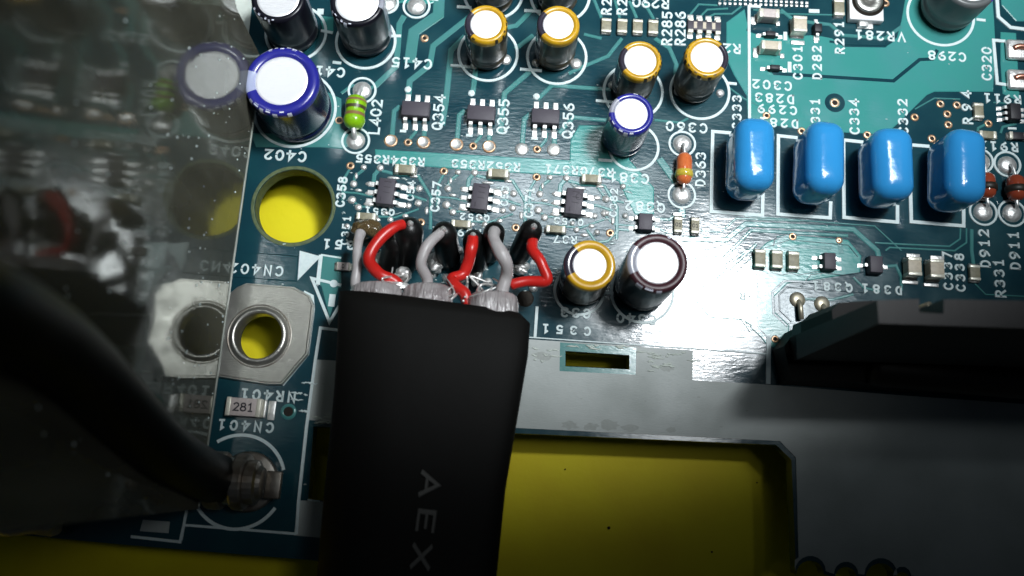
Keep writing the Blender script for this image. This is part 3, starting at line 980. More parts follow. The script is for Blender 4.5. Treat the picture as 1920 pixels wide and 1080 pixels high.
def radial_cap(topx, topy, h, r, disc, sleeve, stripe, s_ang, s_w, label, group, name='electrolytic_capacitor', marks='print_pale', mk=(), lean=0.0, seed=0, lift=0.03, groove=True):
    """upright can: position given by the middle of its top at height h"""
    p = P(topx, topy, h)
    t = thing(name, label, 'capacitor', (p.x, p.y, 0), 0, group)
    z0 = lift
    sh = 0.045
    rr = r
    prof = [(rr * 0.80, z0 - 0.004), (rr * 0.94, z0), (rr * 0.99, z0 + 0.03), (rr, z0 + 0.07)]
    if groove:
        prof += [(rr * 0.985, z0 + 0.10), (rr * 0.945, z0 + 0.125), (rr * 0.985, z0 + 0.15)]
    prof += [(rr, z0 + 0.18), (rr, h - sh), (rr * 0.985, h - sh * 0.45), (rr * 0.93, h - sh * 0.08), (rr * 0.87, h), (disc + 0.004, h - 0.003), (disc, h - 0.012), (disc * 0.99, h - 0.02)]
    a0 = R(s_ang + s_w / 2)
    a1 = R(s_ang - s_w / 2 + 360)
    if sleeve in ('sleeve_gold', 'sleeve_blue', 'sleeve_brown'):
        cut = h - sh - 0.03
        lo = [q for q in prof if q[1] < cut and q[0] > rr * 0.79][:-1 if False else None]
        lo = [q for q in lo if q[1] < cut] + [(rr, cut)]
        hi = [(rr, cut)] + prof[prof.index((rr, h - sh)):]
        obj('sleeve', MB().lathe(lo, 56, a0, a1), {'sleeve_gold': 'sleeve_wall', 'sleeve_blue': 'sleeve_blue_shaded', 'sleeve_brown': 'sleeve_black'}[sleeve], t)  # walls coloured darker than the rim: shade put into the sleeve colour
        obj('sleeve_rim', MB().lathe(hi, 56, a0, a1), sleeve, t)
    else:
        obj('sleeve', MB().lathe(prof, 56, a0, a1), sleeve, t)
    obj('polarity_stripe', MB().lathe(prof, 14, R(s_ang - s_w / 2), R(s_ang + s_w / 2)), stripe, t)
    tp = obj('top_disc', MB().lathe([(disc + 0.002, h - 0.022), (disc * 0.97, h - 0.012), (disc * 0.9, h - 0.0125), (disc * 0.4, h - 0.014), (0.0005, h - 0.0145)], 48), 'alu_top', t)
    obj('rubber_seal', MB().lathe([(rr * 0.80, z0 - 0.003), (rr * 0.76, z0 - 0.02), (0.0005, z0 - 0.02)], 32), 'rubber', t)
    if sleeve == 'sleeve_brown':
        sc = MB()
        for q in range(3 if disc > 0.22 else 2):
            aa = PI * q / 3 + 0.4
            ribbon(sc, [Vector((math.cos(aa) * disc * -0.8, math.sin(aa) * disc * -0.8)), Vector((math.cos(aa) * disc * 0.8, math.sin(aa) * disc * 0.8))], 0.008, h - 0.0138, h - 0.0112 + q * 0.0002, 0.003)
        obj('vent_score', sc, 'alu_score', t)
    for s in (-1, 1):
        obj('lead', MB().tube([(s * rr * 0.42, 0, z0), (s * rr * 0.42, 0, -0.02)], 0.022, 8), 'lead', t)
    # printing on the rolled shoulder and on the wall
    for (a, span, n, mt) in mk:
        rnd = random.Random(seed + int(a))
        mb = MB()
        for i in range(n):
            aa = R(a + span * (i + 0.5) / n)
            da = R(span / n) * rnd.uniform(0.25, 0.42)
            zt = rnd.choice(((0.935, -sh * 0.08), (0.965, -sh * 0.28)))
            q = [(rr * 0.90 + 0.0025, h - 0.001), (rr * zt[0] + 0.003, h + zt[1]), (rr * 0.99 + 0.003, h - sh * 0.5)]
            if i % 2:
                q = q[:2]
            else:
                q = q[1:] + [(rr + 0.003, h - sh - 0.02)]
            mb.lathe(q, 3, aa - da, aa + da)
        obj('printed_marks', mb, mt, t)
    return t


G_GOLD = 'gold sleeved electrolytic capacitors'
G_BLK = 'black electrolytic capacitors at the top left'
gm = [(-60, 110, 9, 'print_dark')]
radial_cap(521, -6, 0.66, 0.262, 0.205, 'sleeve_black', 'stripe_grey', 15, 26, 'black capacitor behind the big blue capacitor, cut by the top edge', G_BLK, mk=[(200, 70, 8, 'print_pale')], seed=1)
radial_cap(669, 2, 0.66, 0.262, 0.208, 'sleeve_black', 'stripe_grey', 4, 34, 'black capacitor with glaring white top above the C415 print', G_BLK, mk=[(205, 60, 6, 'print_pale')], seed=2)
radial_cap(527, 150, 0.72, 0.345, 0.244, 'sleeve_blue', 'stripe_pale', 186, 40, 'widest blue capacitor with brushed silver top, above the C402 print', None, mk=[(60, 60, 6, 'print_pale'), (215, 80, 7, 'print_pale')], seed=3)
radial_cap(911, 44, 0.60, 0.208, 0.150, 'sleeve_gold', 'stripe_dark', 185, 85, 'gold capacitor with dark side stripe above transistor Q355', G_GOLD, mk=[(-62, 130, 11, 'print_dark'), (215, 30, 2, 'print_dark')], seed=4)
radial_cap(1047, 45, 0.60, 0.208, 0.148, 'sleeve_gold', 'stripe_dark', 180, 80, 'gold capacitor with plain unprinted rim above transistor Q356', G_GOLD, seed=5)
radial_cap(1201, 112, 0.60, 0.208, 0.154, 'sleeve_gold', 'stripe_dark', 180, 75, 'gold capacitor partly hidden behind the small blue capacitor', G_GOLD, mk=[(-80, 140, 12, 'print_dark')], seed=6)
radial_cap(1326, 106, 0.62, 0.213, 0.156, 'sleeve_gold', 'stripe_dark', 5, 80, 'gold capacitor above the C360 print, left of the white vertical line', G_GOLD, mk=[(50, 250, 18, 'print_dark')], seed=7)
radial_cap(925, -66, 0.60, 0.208, 0.150, 'sleeve_gold', 'stripe_dark', 180, 80, 'cut off gold capacitor at the top edge above Q355 column', G_GOLD, seed=8)
radial_cap(1052, -62, 0.60, 0.208, 0.150, 'sleeve_gold', 'stripe_dark', 180, 80, 'cut off gold capacitor at the top edge above Q356 column', G_GOLD, seed=9)
radial_cap(1184, 212, 0.62, 0.212, 0.155, 'sleeve_blue', 'stripe_grey', 158, 46, 'small blue capacitor with white top above the C381 print', None, mk=[(50, 60, 3, 'print_pale'), (190, 90, 6, 'print_pale')], seed=10)
radial_cap(1106, 496, 0.72, 0.232, 0.150, 'sleeve_gold', 'stripe_dark', 172, 78, 'squat gold capacitor beside the red wire, above the C33 print', G_GOLD, mk=[(-50, 30, 2, 'print_dark')], seed=11)
radial_cap(1233, 492, 0.86, 0.268, 0.188, 'sleeve_brown', 'stripe_grey', 176, 62, 'dark brown capacitor with pale stripe above the C340 print', None, mk=[(50, 35, 3, 'print_pale'), (225, 60, 3, 'print_pale')], seed=12)
radial_cap(1822, -36, 0.52, 0.285, 0.215, 'sleeve_grey', 'stripe_violet', -38, 16, 'dark grey aluminium capacitor at the top right above C298 print', None, seed=13)

# ================================================================ BLUE FILM CAPACITORS


def film_body():
    bm = bmesh.new()
    bmesh.ops.create_cube(bm, size=1)
    bmesh.ops.subdivide_edges(bm, edges=bm.edges[:], cuts=11, use_grid_fill=True)
    W, L, H = 0.385, 0.725, 0.56
    r = 0.155
    for v in bm.verts:
        p = Vector((v.co.x * W, v.co.y * L, v.co.z * H))
        q = Vector((max(-W / 2 + r, min(W / 2 - r, p.x)), max(-L / 2 + r, min(L / 2 - r, p.y)), max(-H / 2 + r, min(H / 2 - r, p.z))))
        d = p - q
        if d.length > 1e-6:
            # spread the cube's surface points evenly over the rounding
            p = q + d.normalized() * r
        p += Vector((1, 1, 1)) * 0.004 * noise.noise(p * 5)
        v.co = (p.x * (1 + 0.03 * p.z / H), p.y, p.z + H / 2 + 0.04)
    bm.verts.index_update()
    mb = MB()
    mb.add([v.co[:] for v in bm.verts], [[v.index for v in f.verts] for f in bm.faces], True)
    bm.free()
    return mb


for i, (x, y, rz, lab) in enumerate([(1388, 321, 0, 'blue film capacitor at the left end of the row, over print C333'), (1509, 330, -2, 'blue film capacitor in the row directly below the C331 print'),
                                     (1634, 336, 1, 'blue film capacitor with the long glare, between C334 and C332 prints'), (1758, 343, -3, 'blue film capacitor at the right end of the row beside the dark diodes')]):
    p = P(x, y)
    t = thing('film_capacitor', lab, 'capacitor', (p.x, p.y, 0), R(rz), 'row of blue film capacitors')
    t.rotation_euler = (R((1.5, -1, 3, 0)[i]), R((0, 2.5, -1.5, 2)[i]), R(rz))
    t.scale = ((1, 0.97, 1.03, 1.0)[i], (1.0, 1.01, 0.98, 1.02)[i], 1)
    part('body', ('film',), film_body, 'film_blue', t)
    for s in (-1, 1):
        part('lead', ('filmlead',), lambda: MB().tube([(0, 0, 0.08), (0, 0, -0.03)], 0.025, 8), 'lead', t, (0, s * 0.22, 0))

# ================================================================ AXIAL PARTS


def axial_leads(t, L, ya, yb, zc, r=0.028):
    for s, ye in ((-1, ya), (1, yb)):
        obj('lead', MB().tube(smooth_path([(0, s * L * 0.4, zc), (0, s * (L / 2 + 0.02), zc), (0, ye * 0.96, zc * 0.8), (0, ye, -0.01)], 5), r, 8), 'lead', t)


p = P(666, 210, 0.12)
pa, pb = P(679, 172), P(667, 262)
t = thing('axial_inductor', 'bright green banded inductor standing left of the L402 print', 'inductor', (p.x, p.y, 0), 0)
body_prof = [(0.0005, -0.178), (0.05, -0.172), (0.085, -0.15), (0.105, -0.11), (0.108, -0.08), (0.098, -0.04), (0.096, 0.02), (0.106, 0.07), (0.106, 0.11), (0.085, 0.15), (0.05, 0.172), (0.0005, 0.178)]
o = obj('body', MB().lathe(body_prof, 30, axis='Y'), 'green_paint', t)
o.location.z = 0.115


def rad_at(y):
    for (r0, y0), (r1, y1) in zip(body_prof, body_prof[1:]):
        if y0 <= y <= y1:
            return r0 + (r1 - r0) * (y - y0) / (y1 - y0)
    return 0.1


for yb, w, m in ((0.105, 0.012, 'band_brown'), (0.035, 0.016, 'band_dark'), (-0.04, 0.018, 'band_brown')):
    o = obj('colour_band', MB().lathe([(rad_at(yb - w) + 0.0015, yb - w), (rad_at(yb) + 0.002, yb), (rad_at(yb + w) + 0.0015, yb + w)], 30, axis='Y'), m, t)
    o.location.z = 0.115
for sgn, q in ((1, pa), (-1, pb)):
    d = Vector((q.x - p.x, q.y - p.y))
    obj('lead', MB().tube(smooth_path([(0, sgn * 0.15, 0.115), (d.x * 0.4, sgn * 0.195, 0.112), (d.x * 0.9, d.y * 0.98, 0.08), (d.x, d.y, 0.0)], 6), 0.026, 8), 'lead', t)


def diode(x, y, ya_px, yb_px, mat, band, label, band_at=-0.5, r=0.078, L=0.33):
    p = P(x, y, 0.09)
    a, b = P(*ya_px), P(*yb_px)
    t = thing('glass_diode', label, 'diode', (p.x, p.y, 0), 0, 'small glass diodes')
    o = obj('glass_body', MB().lathe([(0.0005, -L / 2), (r * 0.6, -L / 2 + 0.01), (r * 0.92, -L / 2 + 0.04), (r, -L / 2 + 0.08), (r, L / 2 - 0.08), (r * 0.92, L / 2 - 0.04), (r * 0.6, L / 2 - 0.01), (0.0005, L / 2)], 26, axis='Y'), mat, t)
    o.location.z = 0.085
    w = 0.032
    yb = band_at * L / 2
    o = obj('cathode_band', MB().lathe([(r * 0.9, yb - w - 0.006), (r * 1.13, yb - w), (r * 1.16, yb), (r * 1.13, yb + w), (r * 0.9, yb + w + 0.006)], 26, axis='Y'), band, t)
    o.location.z = 0.085
    for s, q in ((1, a), (-1, b)):
        d = Vector((q.x - p.x, q.y - p.y))
        obj('lead', MB().tube(smooth_path([(0, s * (L / 2 - 0.03), 0.085), (0, s * (L / 2 + 0.02), 0.085), (d.x * 0.8, d.y * 0.93, 0.07), (d.x, d.y, 0)], 5), 0.016, 8), 'lead', t)


diode(1283, 316, (1279, 272), (1278, 362), 'diode_orange', 'diode_glass', 'orange glass diode with yellow band left of the D363 print', -0.35)
diode(1850, 348, (1838, 306), (1846, 392), 'diode_red', 'print_dark', 'dark red glass diode above the D912 print', -0.15, 0.085, 0.27)
diode(1905, 352, (1888, 312), (1900, 394), 'diode_red', 'print_dark', 'dark red glass diode above the D911 print at the right edge', -0.15, 0.085, 0.27)

# ================================================================ SURFACE MOUNT PARTS


def gull(flip):
    # one gull wing pin leaving a body at y=0 towards +y
    s = 1
    mb = MB()
    w = 0.019
    for (y0, z0), (y1, z1) in zip([(-0.01, 0.055), (0.03, 0.055), (0.05, 0.012)], [(0.03, 0.055), (0.05, 0.012), (0.10, 0.010)]):
        t_ = 0.006
        mb.add([(-w, y0, z0 - t_), (w, y0, z0 - t_), (w, y0, z0 + t_), (-w, y0, z0 + t_), (-w, y1, z1 - t_), (w, y1, z1 - t_), (w, y1, z1 + t_), (-w, y1, z1 + t_)],
               [(3, 2, 6, 7), (0, 4, 5, 1), (0, 3, 7, 4), (1, 5, 6, 2), (4, 7, 6, 5), (0, 1, 2, 3)])
    mb.box((0, 0.075, 0.004), (0.05, 0.07, 0.006), 0.0015)
    return mb


def gull_small():
    mb = gull(0)
    mb.v = [(x * 0.8, y * 0.75, z * 0.8) for x, y, z in mb.v]
    return mb


def ic(x, y, w, h, ht, pins_n, side, label, group, name='transistor_chip', mat='ic_body', pitch=0.098, rz=0.0, marks=0, small=False, both=True, pins_b=None, cat='chip'):
    """x,y: middle of the top face in the photo; w,h in photo pixels"""
    k = ppc(x, y, ht)
    p = P(x, y, ht)
    W, H = w / k, h / k
    t = thing(name, label, cat, (p.x, p.y, 0), R(rz), group)
    obj('body', MB().box((0, 0, ht / 2 + 0.006), (W, H, ht - 0.012), 0.006, taper=0.006), mat, t)
    fn = gull_small if small else gull
    key = ('gs',) if small else ('g',)
    for s in (1, -1) if both else (1,):
        n = pins_n if s == 1 else (pins_b or pins_n)
        for i in range(n):
            off = (i - (n - 1) / 2) * (pitch if not (n == 2 and pins_n == 3) else pitch * 2)
            if side == 'y':
                part('pin', key, fn if small else (lambda: gull(0)), 'lead', t, (off, s * H / 2, 0), 0 if s == 1 else PI)
            else:
                part('pin', key, fn if small else (lambda: gull(0)), 'lead', t, (s * W / 2, off, 0), -PI / 2 if s == 1 else PI / 2)
    rnd = random.Random(int(x))
    if marks:
        mb = MB()
        for i in range(marks):
            yy = H * (0.36 - 0.2 * i)
            ribbon(mb, [Vector((-W * 0.15, yy)), Vector((W * 0.25, yy - 0.004))], 0.007, ht, ht + 0.0012)
        ribbon(mb, [Vector((-W * 0.22, -H * 0.22)), Vector((-W * 0.22, -H * 0.40))], 0.012, ht, ht + 0.0012)
        obj('printed_marks', mb, 'ic_print', t)
    return t


GQ = 'row of six legged transistor chips'
ic(779, 203, 54, 31, 0.105, 3, 'y', 'six legged grey transistor chip left of the Q354 print', GQ)
ic(902, 211, 54, 31, 0.105, 3, 'y', 'six legged grey transistor chip left of the Q355 print', GQ)
ic(1023, 217, 54, 31, 0.105, 3, 'y', 'six legged grey transistor chip left of the Q356 print', GQ)
GD = 'tall grey driver chips'
ic(723, 358, 33, 53, 0.11, 3, 'x', 'tall grey driver chip above the red wire loop, leftmost of three', GD, 'driver_chip', marks=3, pitch=0.088, rz=-3)
ic(900, 368, 33, 53, 0.11, 3, 'x', 'tall grey driver chip above the short red wire, middle of three', GD, 'driver_chip', marks=3, pitch=0.088, rz=-3)
t_ = ic(1077, 377, 34, 53, 0.11, 3, 'x', 'tall grey driver chip with a ring mark, left of the C381 print', GD, 'driver_chip', marks=3, pitch=0.088, rz=-3)
obj('ring_mark', ribbon(MB(), circ((0.04, 0.05), 0.03, 20), 0.006, 0.11, 0.1112, 0, True), 'ic_print', t_)
ic(1211, 415, 28, 34, 0.10, 2, 'x', 'small dark chip tucked behind the brown capacitor under Q382', None, 'transistor_chip', pitch=0.10, small=True)
ic(1557, 489, 24, 34, 0.10, 2, 'x', 'small dark transistor chip above the Q381 print', 'two small transistor chips over the black transformer', 'transistor_chip', pitch=0.09, small=True)
ic(1644, 495, 26, 34, 0.10, 1, 'x', 'small dark transistor chip above the D381 print', 'two small transistor chips over the black transformer', 'transistor_chip', pitch=0.09, small=True)
ic(1905, 208, 22, 34, 0.10, 3, 'x', 'small black chip at the right edge below the R911 print', None, 'transistor_chip', 'ic_black', pitch=0.062, small=True)
ic(1446, 62, 20, 11, 0.07, 1, 'x', 'tiny black diode between two large ceramic capacitors', None, 'small_diode', 'ic_black', small=True, cat='diode')
ic(1454, 125, 20, 11, 0.07, 1, 'x', 'tiny black diode left of the C301 print', None, 'small_diode', 'ic_black', small=True, cat='diode')
ic(1535, 51, 16, 19, 0.08, 1, 'y', 'tiny black diode above the D282 print', None, 'small_diode', 'ic_black', small=True, cat='diode')


def chip(x, y, w, h, ht, horizontal, body, label, group, cat='capacitor', name='ceramic_chip', endf=0.2, stripes=0, rz=0.0, mark=None):
    k = ppc(x, y, ht)
    p = P(x, y, ht)
    W, H = w / k, h / k
    L, T = (W, H) if horizontal else (H, W)
    t = thing(name, label, cat, (p.x, p.y, 0), (0 if horizontal else PI / 2) + R(rz), group)
    key = (round(L, 3), round(T, 3), ht)
    part('body', ('cb',) + key, lambda: MB().box((0, 0, ht / 2 + 0.004), (L * (1 - endf * 1.6), T * 0.95, ht - 0.008), 0.004), body, t)
    for s in (-1, 1):
        part('end_cap', ('ce',) + key, lambda: MB().box((0, 0, ht / 2 + 0.004), (L * endf, T, ht), 0.008), 'chip_end', t, (s * L * (0.5 - endf / 2), 0, 0))
        part('solder_fillet', ('cf',) + key, lambda: MB().box((0, 0, 0.012), (L * 0.13, T * 1.05, 0.024), 0.008, 0.012), 'solder', t, (s * L * 0.54, 0, 0))
    if mark:
        mk = text_mesh(mark, T * 0.45, T * 0.38, T * 0.08, ht, ht + 0.002)
        o = obj('printed_text', mk, 'ic_print', t)
        o.rotation_euler = (0, 0, -PI / 2 if not horizontal else 0)
    return t


GR = 'row of four chip resistors at the top'
for i, (x, y) in enumerate([(1137, 47), (1167, 48), (1196, 49), (1225, 50)]):
    chip(x, y, 19, 28, 0.045, False, 'chip_khaki', ['khaki chip resistor under the first printed R at the top, leftmost of four', 'khaki chip resistor second from the left in the row of four',
                                                     'khaki chip resistor third from the left in the row of four', 'khaki chip resistor left of the R285 print, rightmost of four'][i], GR, 'resistor', 'chip_resistor')
# resistor array
k = ppc(1321, 48)
p = P(1321, 48, 0.045)
t = thing('resistor_array', 'four way resistor array right of the R286 print', 'resistor', (p.x, p.y, 0))
obj('body', MB().box((0, 0, 0.025), (62 / k, 20 / k, 0.045), 0.005), 'ic_body', t)
for i in range(4):
    for s in (-1, 1):
        obj('terminal', MB().box(((i - 1.5) * 17 / k, s * 12 / k, 0.024), (10 / k, 7 / k, 0.05), 0.006), 'chip_end', t)
        obj('solder_pad', MB().box(((i - 1.5) * 17 / k, s * 20 / k, 0.006), (11 / k, 9 / k, 0.010), 0.003), 'solder', t)
for i in range(3):
    obj('groove_mark', MB().box(((i - 1) * 17 / k, 0, 0.048), (6 / k, 13 / k, 0.002)), 'chip_beige', t)
GC = 'large ceramic chip capacitors'
chip(1443, 24, 38, 18, 0.13, True, 'chip_pink', 'large ceramic chip at the top, above the tiny black diode', GC)
chip(1447, 84, 38, 18, 0.13, True, 'chip_beige', 'large ceramic chip below the tiny black diode', GC)
chip(1501, 44, 26, 32, 0.13, False, 'chip_beige', 'upright ceramic chip above the C301 print', GC)
chip(1574, 13, 20, 34, 0.05, False, 'chip_khaki', 'chip resistor above the R291 print beside the trimmer', None, 'resistor', 'chip_resistor')
chip(759, 316, 38, 17, 0.075, True, 'chip_khaki', 'ceramic chip between the R354 print and the left driver chip', 'small ceramic chips round the driver chips')
chip(934, 324, 38, 17, 0.075, True, 'chip_khaki', 'ceramic chip above the middle driver chip, under the crowded print', 'small ceramic chips round the driver chips')
chip(1109, 334, 36, 16, 0.075, True, 'chip_khaki', 'ceramic chip above the right driver chip, left of C381', 'small ceramic chips round the driver chips')
chip(686, 405, 36, 14, 0.07, True, 'chip_khaki', 'ceramic chip over the amber flux blob below the left driver chip', 'small ceramic chips round the driver chips')
chip(864, 419, 36, 14, 0.07, True, 'chip_khaki', 'ceramic chip above the short red wire below the middle driver chip', 'small ceramic chips round the driver chips')
chip(1042, 429, 36, 14, 0.07, True, 'chip_khaki', 'ceramic chip left of the squat gold capacitor', 'small ceramic chips round the driver chips')
chip(1272, 421, 16, 30, 0.05, False, 'chip_khaki', 'marked chip resistor below the D363 diode, nearer the brown capacitor', None, 'resistor', 'chip_resistor', mark='01')
chip(1304, 423, 16, 30, 0.05, False, 'chip_khaki', 'marked chip resistor right of its twin under the D363 diode', None, 'resistor', 'chip_resistor', mark='01')
GT = 'three chip resistors in the bright area'
chip(1426, 484, 21, 34, 0.07, False, 'chip_khaki', 'chip resistor leftmost of three in the bright glare', GT, 'resistor', 'chip_resistor')
chip(1458, 486, 21, 34, 0.07, False, 'chip_khaki', 'chip resistor in the middle of three in the bright glare', GT, 'resistor', 'chip_resistor')
chip(1489, 488, 21, 34, 0.07, False, 'chip_khaki', 'chip resistor rightmost of three, left of the Q381 chip', GT, 'resistor', 'chip_resistor')
chip(1716, 499, 26, 36, 0.13, False, 'chip_beige', 'beige ceramic chip right of the D381 transistor chip', GC)
chip(1758, 503, 27, 36, 0.13, False, 'chip_beige', 'beige ceramic chip touching the C337 print', GC)
chip(1829, 511, 20, 30, 0.05, False, 'chip_khaki', 'dark chip resistor left of the R331 print', None, 'resistor', 'chip_resistor')
chip(1836, 207, 18, 30, 0.05, False, 'chip_khaki', 'upright chip resistor left of the small black chip at right edge', None, 'resistor', 'chip_resistor')
chip(1853, 252, 32, 15, 0.05, True, 'chip_khaki', 'flat chip resistor above the R912 print', None, 'resistor', 'chip_resistor')
chip(1910, 254, 34, 15, 0.05, True, 'ic_black', 'black chip resistor cut by the right edge above R912', None, 'resistor', 'chip_resistor')
chip(643, 499, 26, 16, 0.05, True, 'chip_pink', 'tiny pale chip with black ends left of the grey wire', None, 'resistor', 'chip_resistor', endf=0.12, mark='0')
chip(456, 763, 66, 35, 0.10, True, 'chip_pink', 'pale fuse chip marked 281 below the NR401 print', None, 'fuse', 'fuse_chip', endf=0.14, mark='281')
# yellow pads next to diode chips
# trimmer
p = P(1626, 12, 0.1)
k = ppc(1626, 12, 0.1)
t = thing('trimmer', 'white trimmer with round slotted metal rotor above the VR281 print', 'trimmer', (p.x, p.y, 0))
obj('housing', MB().box((0, 0.02, 0.045), (64 / k, 60 / k, 0.08), 0.008), 'pot_white', t)
obj('gap_ring', MB().lathe([(31 / k, 0.085), (31 / k, 0.0875), (0.0005, 0.0875)], 32, c=(0.02, 0.07)), 'print_dark', t)
obj('rotor', MB().lathe([(26 / k, 0.087), (26 / k, 0.105), (23 / k, 0.115), (10 / k, 0.112), (8 / k, 0.100), (0.0005, 0.098)], 32, c=(0.02, 0.08)), 'steel', t)
obj('solder_tab', MB().box((-0.02, -0.165, 0.03), (0.10, 0.07, 0.05), 0.014), 'solder', t)
# copper tipped terminals at the right edge
for (x, y, lab) in ((1910, 97, 'upper shiny soldered terminal at the right edge'), (1912, 153, 'lower shiny soldered terminal at the right edge')):
    p = P(x, y)
    k = ppc(x, y)
    t = thing('soldered_terminal', lab, 'terminal', (p.x, p.y, 0), 0, 'shiny terminals right of the C320 print')
    obj('solder', MB().box((0, 0, 0.03), (54 / k, 40 / k, 0.06), 0.025), 'solder', t)
    obj('copper_tip', MB().tube(smooth_path([(-0.09, 0.0, 0.055), (-0.02, 0.02, 0.075), (0.16, -0.01, 0.08)], 6), [0.012] + [0.03] * 12, 10), 'copper_tape', t)

# ================================================================ SCREW TAB
t = thing('screw_tab', 'bright steel screw tab with a round collared hole left of the black sleeve', 'metal tab', (scr_c.x, scr_c.y, 0))
tabp = [(446, 541), (462, 534), (548, 541), (576, 556), (583, 572), (580, 600), (572, 662), (526, 716), (500, 716), (404, 701), (396, 690), (408, 600), (428, 556)]
outl = [P(a, b, 0.06) - scr_c for a, b in tabp]
rk = 44 / ppc(489, 632)
o = filled([Vector((q.x, q.y)) for q in outl], [circ((0, 0), rk, 40)], 0.015, 0.06, 'plate', 'steel', t)
obj('collar', MB().lathe([(rk * 0.98, -0.10), (rk * 0.98, 0.085), (rk * 1.04, 0.100), (rk * 1.14, 0.097), (rk * 1.22, 0.075), (rk * 1.27, 0.0605)], 48), 'steel', t)
obj('inner_step', MB().lathe([(rk * 1.30, 0.0602), (rk * 1.33, 0.0640), (rk * 1.37, 0.0602)], 48), 'steel_old', t)
lip = MB()
ribbon(lip, [Vector((q.x, q.y)) for q in offsets([Vector((q.x, q.y)) for q in outl], 0.012, True)], 0.028, 0.012, 0.05, 0.008, True)
obj('edge_lip', lip, 'steel', t)
obj('fold', MB().box((0.02, 0.45, 0.02), (0.34, 0.06, 0.05), 0.01), 'board_edge', t)

# ================================================================ BLACK SLEEVED CABLE
t = thing('sleeved_cable', 'wide flat black heat shrink sleeve printed AEX, holding three grey cables', 'cable', (0, 0, 0))
secs = [  # left px, right px at given y, z centre, half thickness
    ((636, 548), (976, 590), 0.62, 0.20), ((634, 575), (994, 608), 0.64, 0.23), ((632, 640), (990, 668), 0.68, 0.24), ((627, 720), (977, 745), 0.70, 0.24),
    ((620, 800), (964, 822), 0.70, 0.24), ((610, 900), (948, 918), 0.70, 0.24), ((601, 1000), (938, 1015), 0.70, 0.24), ((592, 1100), (928, 1112), 0.70, 0.24), ((575, 1260), (908, 1270), 0.70, 0.24)]
vs = []
NS = 44
centres = []
for (l, r_, zc, ht) in secs:
    a, b = P(*l, zc), P(*r_, zc)
    c = (a + b) / 2
    centres.append((c, (b - a)))
    hv = (b - a) / 2
    for i in range(NS):
        an = 2 * PI * i / NS
        ca, sa = math.cos(an), math.sin(an)
        ex = abs(ca) ** 0.75 * (1 if ca > 0 else -1)
        ez = abs(sa) ** 0.8 * (1 if sa > 0 else -1)
        q = c + hv * ex
        wv = 0.018 * math.cos(3 * math.acos(max(-1, min(1, ex)))) if sa > 0 else 0
        vs.append((q.x, q.y, zc + ht * ez + wv))
n = len(secs)
fs = [(i * NS + k, i * NS + (k + 1) % NS, (i + 1) * NS + (k + 1) % NS, (i + 1) * NS + k) for i in range(n - 1) for k in range(NS)]
# inner wall of the mouth
cen = centres[0][0]
inn = []
for (f, dy) in ((0.93, 0.0), (0.93, -0.5)):
    for i in range(NS):
        v = Vector(vs[i])
        q = Vector((cen.x, cen.y, 0.62)) + (v - Vector((cen.x, cen.y, 0.62))) * f
        inn.append((q.x, q.y + dy, q.z))
o0 = len(vs)
vs += inn
fs += [(k, (k + 1) % NS, o0 + (k + 1) % NS, o0 + k) for k in range(NS)]
fs += [(o0 + k, o0 + (k + 1) % NS, o0 + NS + (k + 1) % NS, o0 + NS + k) for k in range(NS)]
obj('sleeve', MB().add(vs, fs, True), 'sleeve_black_matt', t)
for ch, x, y, sz in (('A', 806, 908, 34), ('E', 799, 976, 34), ('X', 790, 1044, 34)):
    k = ppc(x, y, 0.955)
    q = P(x, y, 0.955)
    tm = text_mesh(ch, sz / k, 1, 6.6 / k, -0.06, 0.0)
    tm.v = [(a_ * 1.75, b_, c_) for a_, b_, c_ in tm.v]
    o = obj('printed_text', tm, 'sleeve_print', t)
    o.location = (q.x, q.y, 0.958)
    o.rotation_euler = (0, 0, R(-93))
for (x, y, w, y2) in ((706, 551, 0.235, 640), (802, 553, 0.225, 650), (925, 568, 0.225, 660)):
    a = P(x, y - 16, 0.60)
    b = P(x - 3, y2, 0.62)
    pp = [a + (b - a) * f for f in (0, 0.05, 0.16, 0.35, 0.55, 0.8, 1.0)]
    obj('inner_cable', MB().tube(pp, [w * 0.80, w * 0.95, w, w, w, w, w], 22, flat=0.8), 'cable_grey', t)


def wire(mat, px, r, label, name='wire', taper=None, n=8, cat='wire', grp=None):
    """px: list of (x, y, z)"""
    pp = smooth_path([P(a, b, c) for a, b, c in px], n)
    base = pp[0]
    t = thing(name, label, cat, base, 0, grp)
    rr = [r] * len(pp) if taper is None else [r * (taper[0] + (taper[1] - taper[0]) * i / (len(pp) - 1)) for i in range(len(pp))]
    rnd = Vector((base.x * 3, base.y * 3, 0))
    pp = [q + 0.022 * noise.noise_vector(q * 5.0) for q in pp]
    rr = [v * (1 + 0.22 * noise.noise(pp[i] * 5.5 + rnd)) for i, v in enumerate(rr)]
    rr[0] *= 0.75
    rr[-1] *= 0.75
    obj('insulation', MB().tube([q - base for q in pp], rr, 16), mat, t)
    return t, base


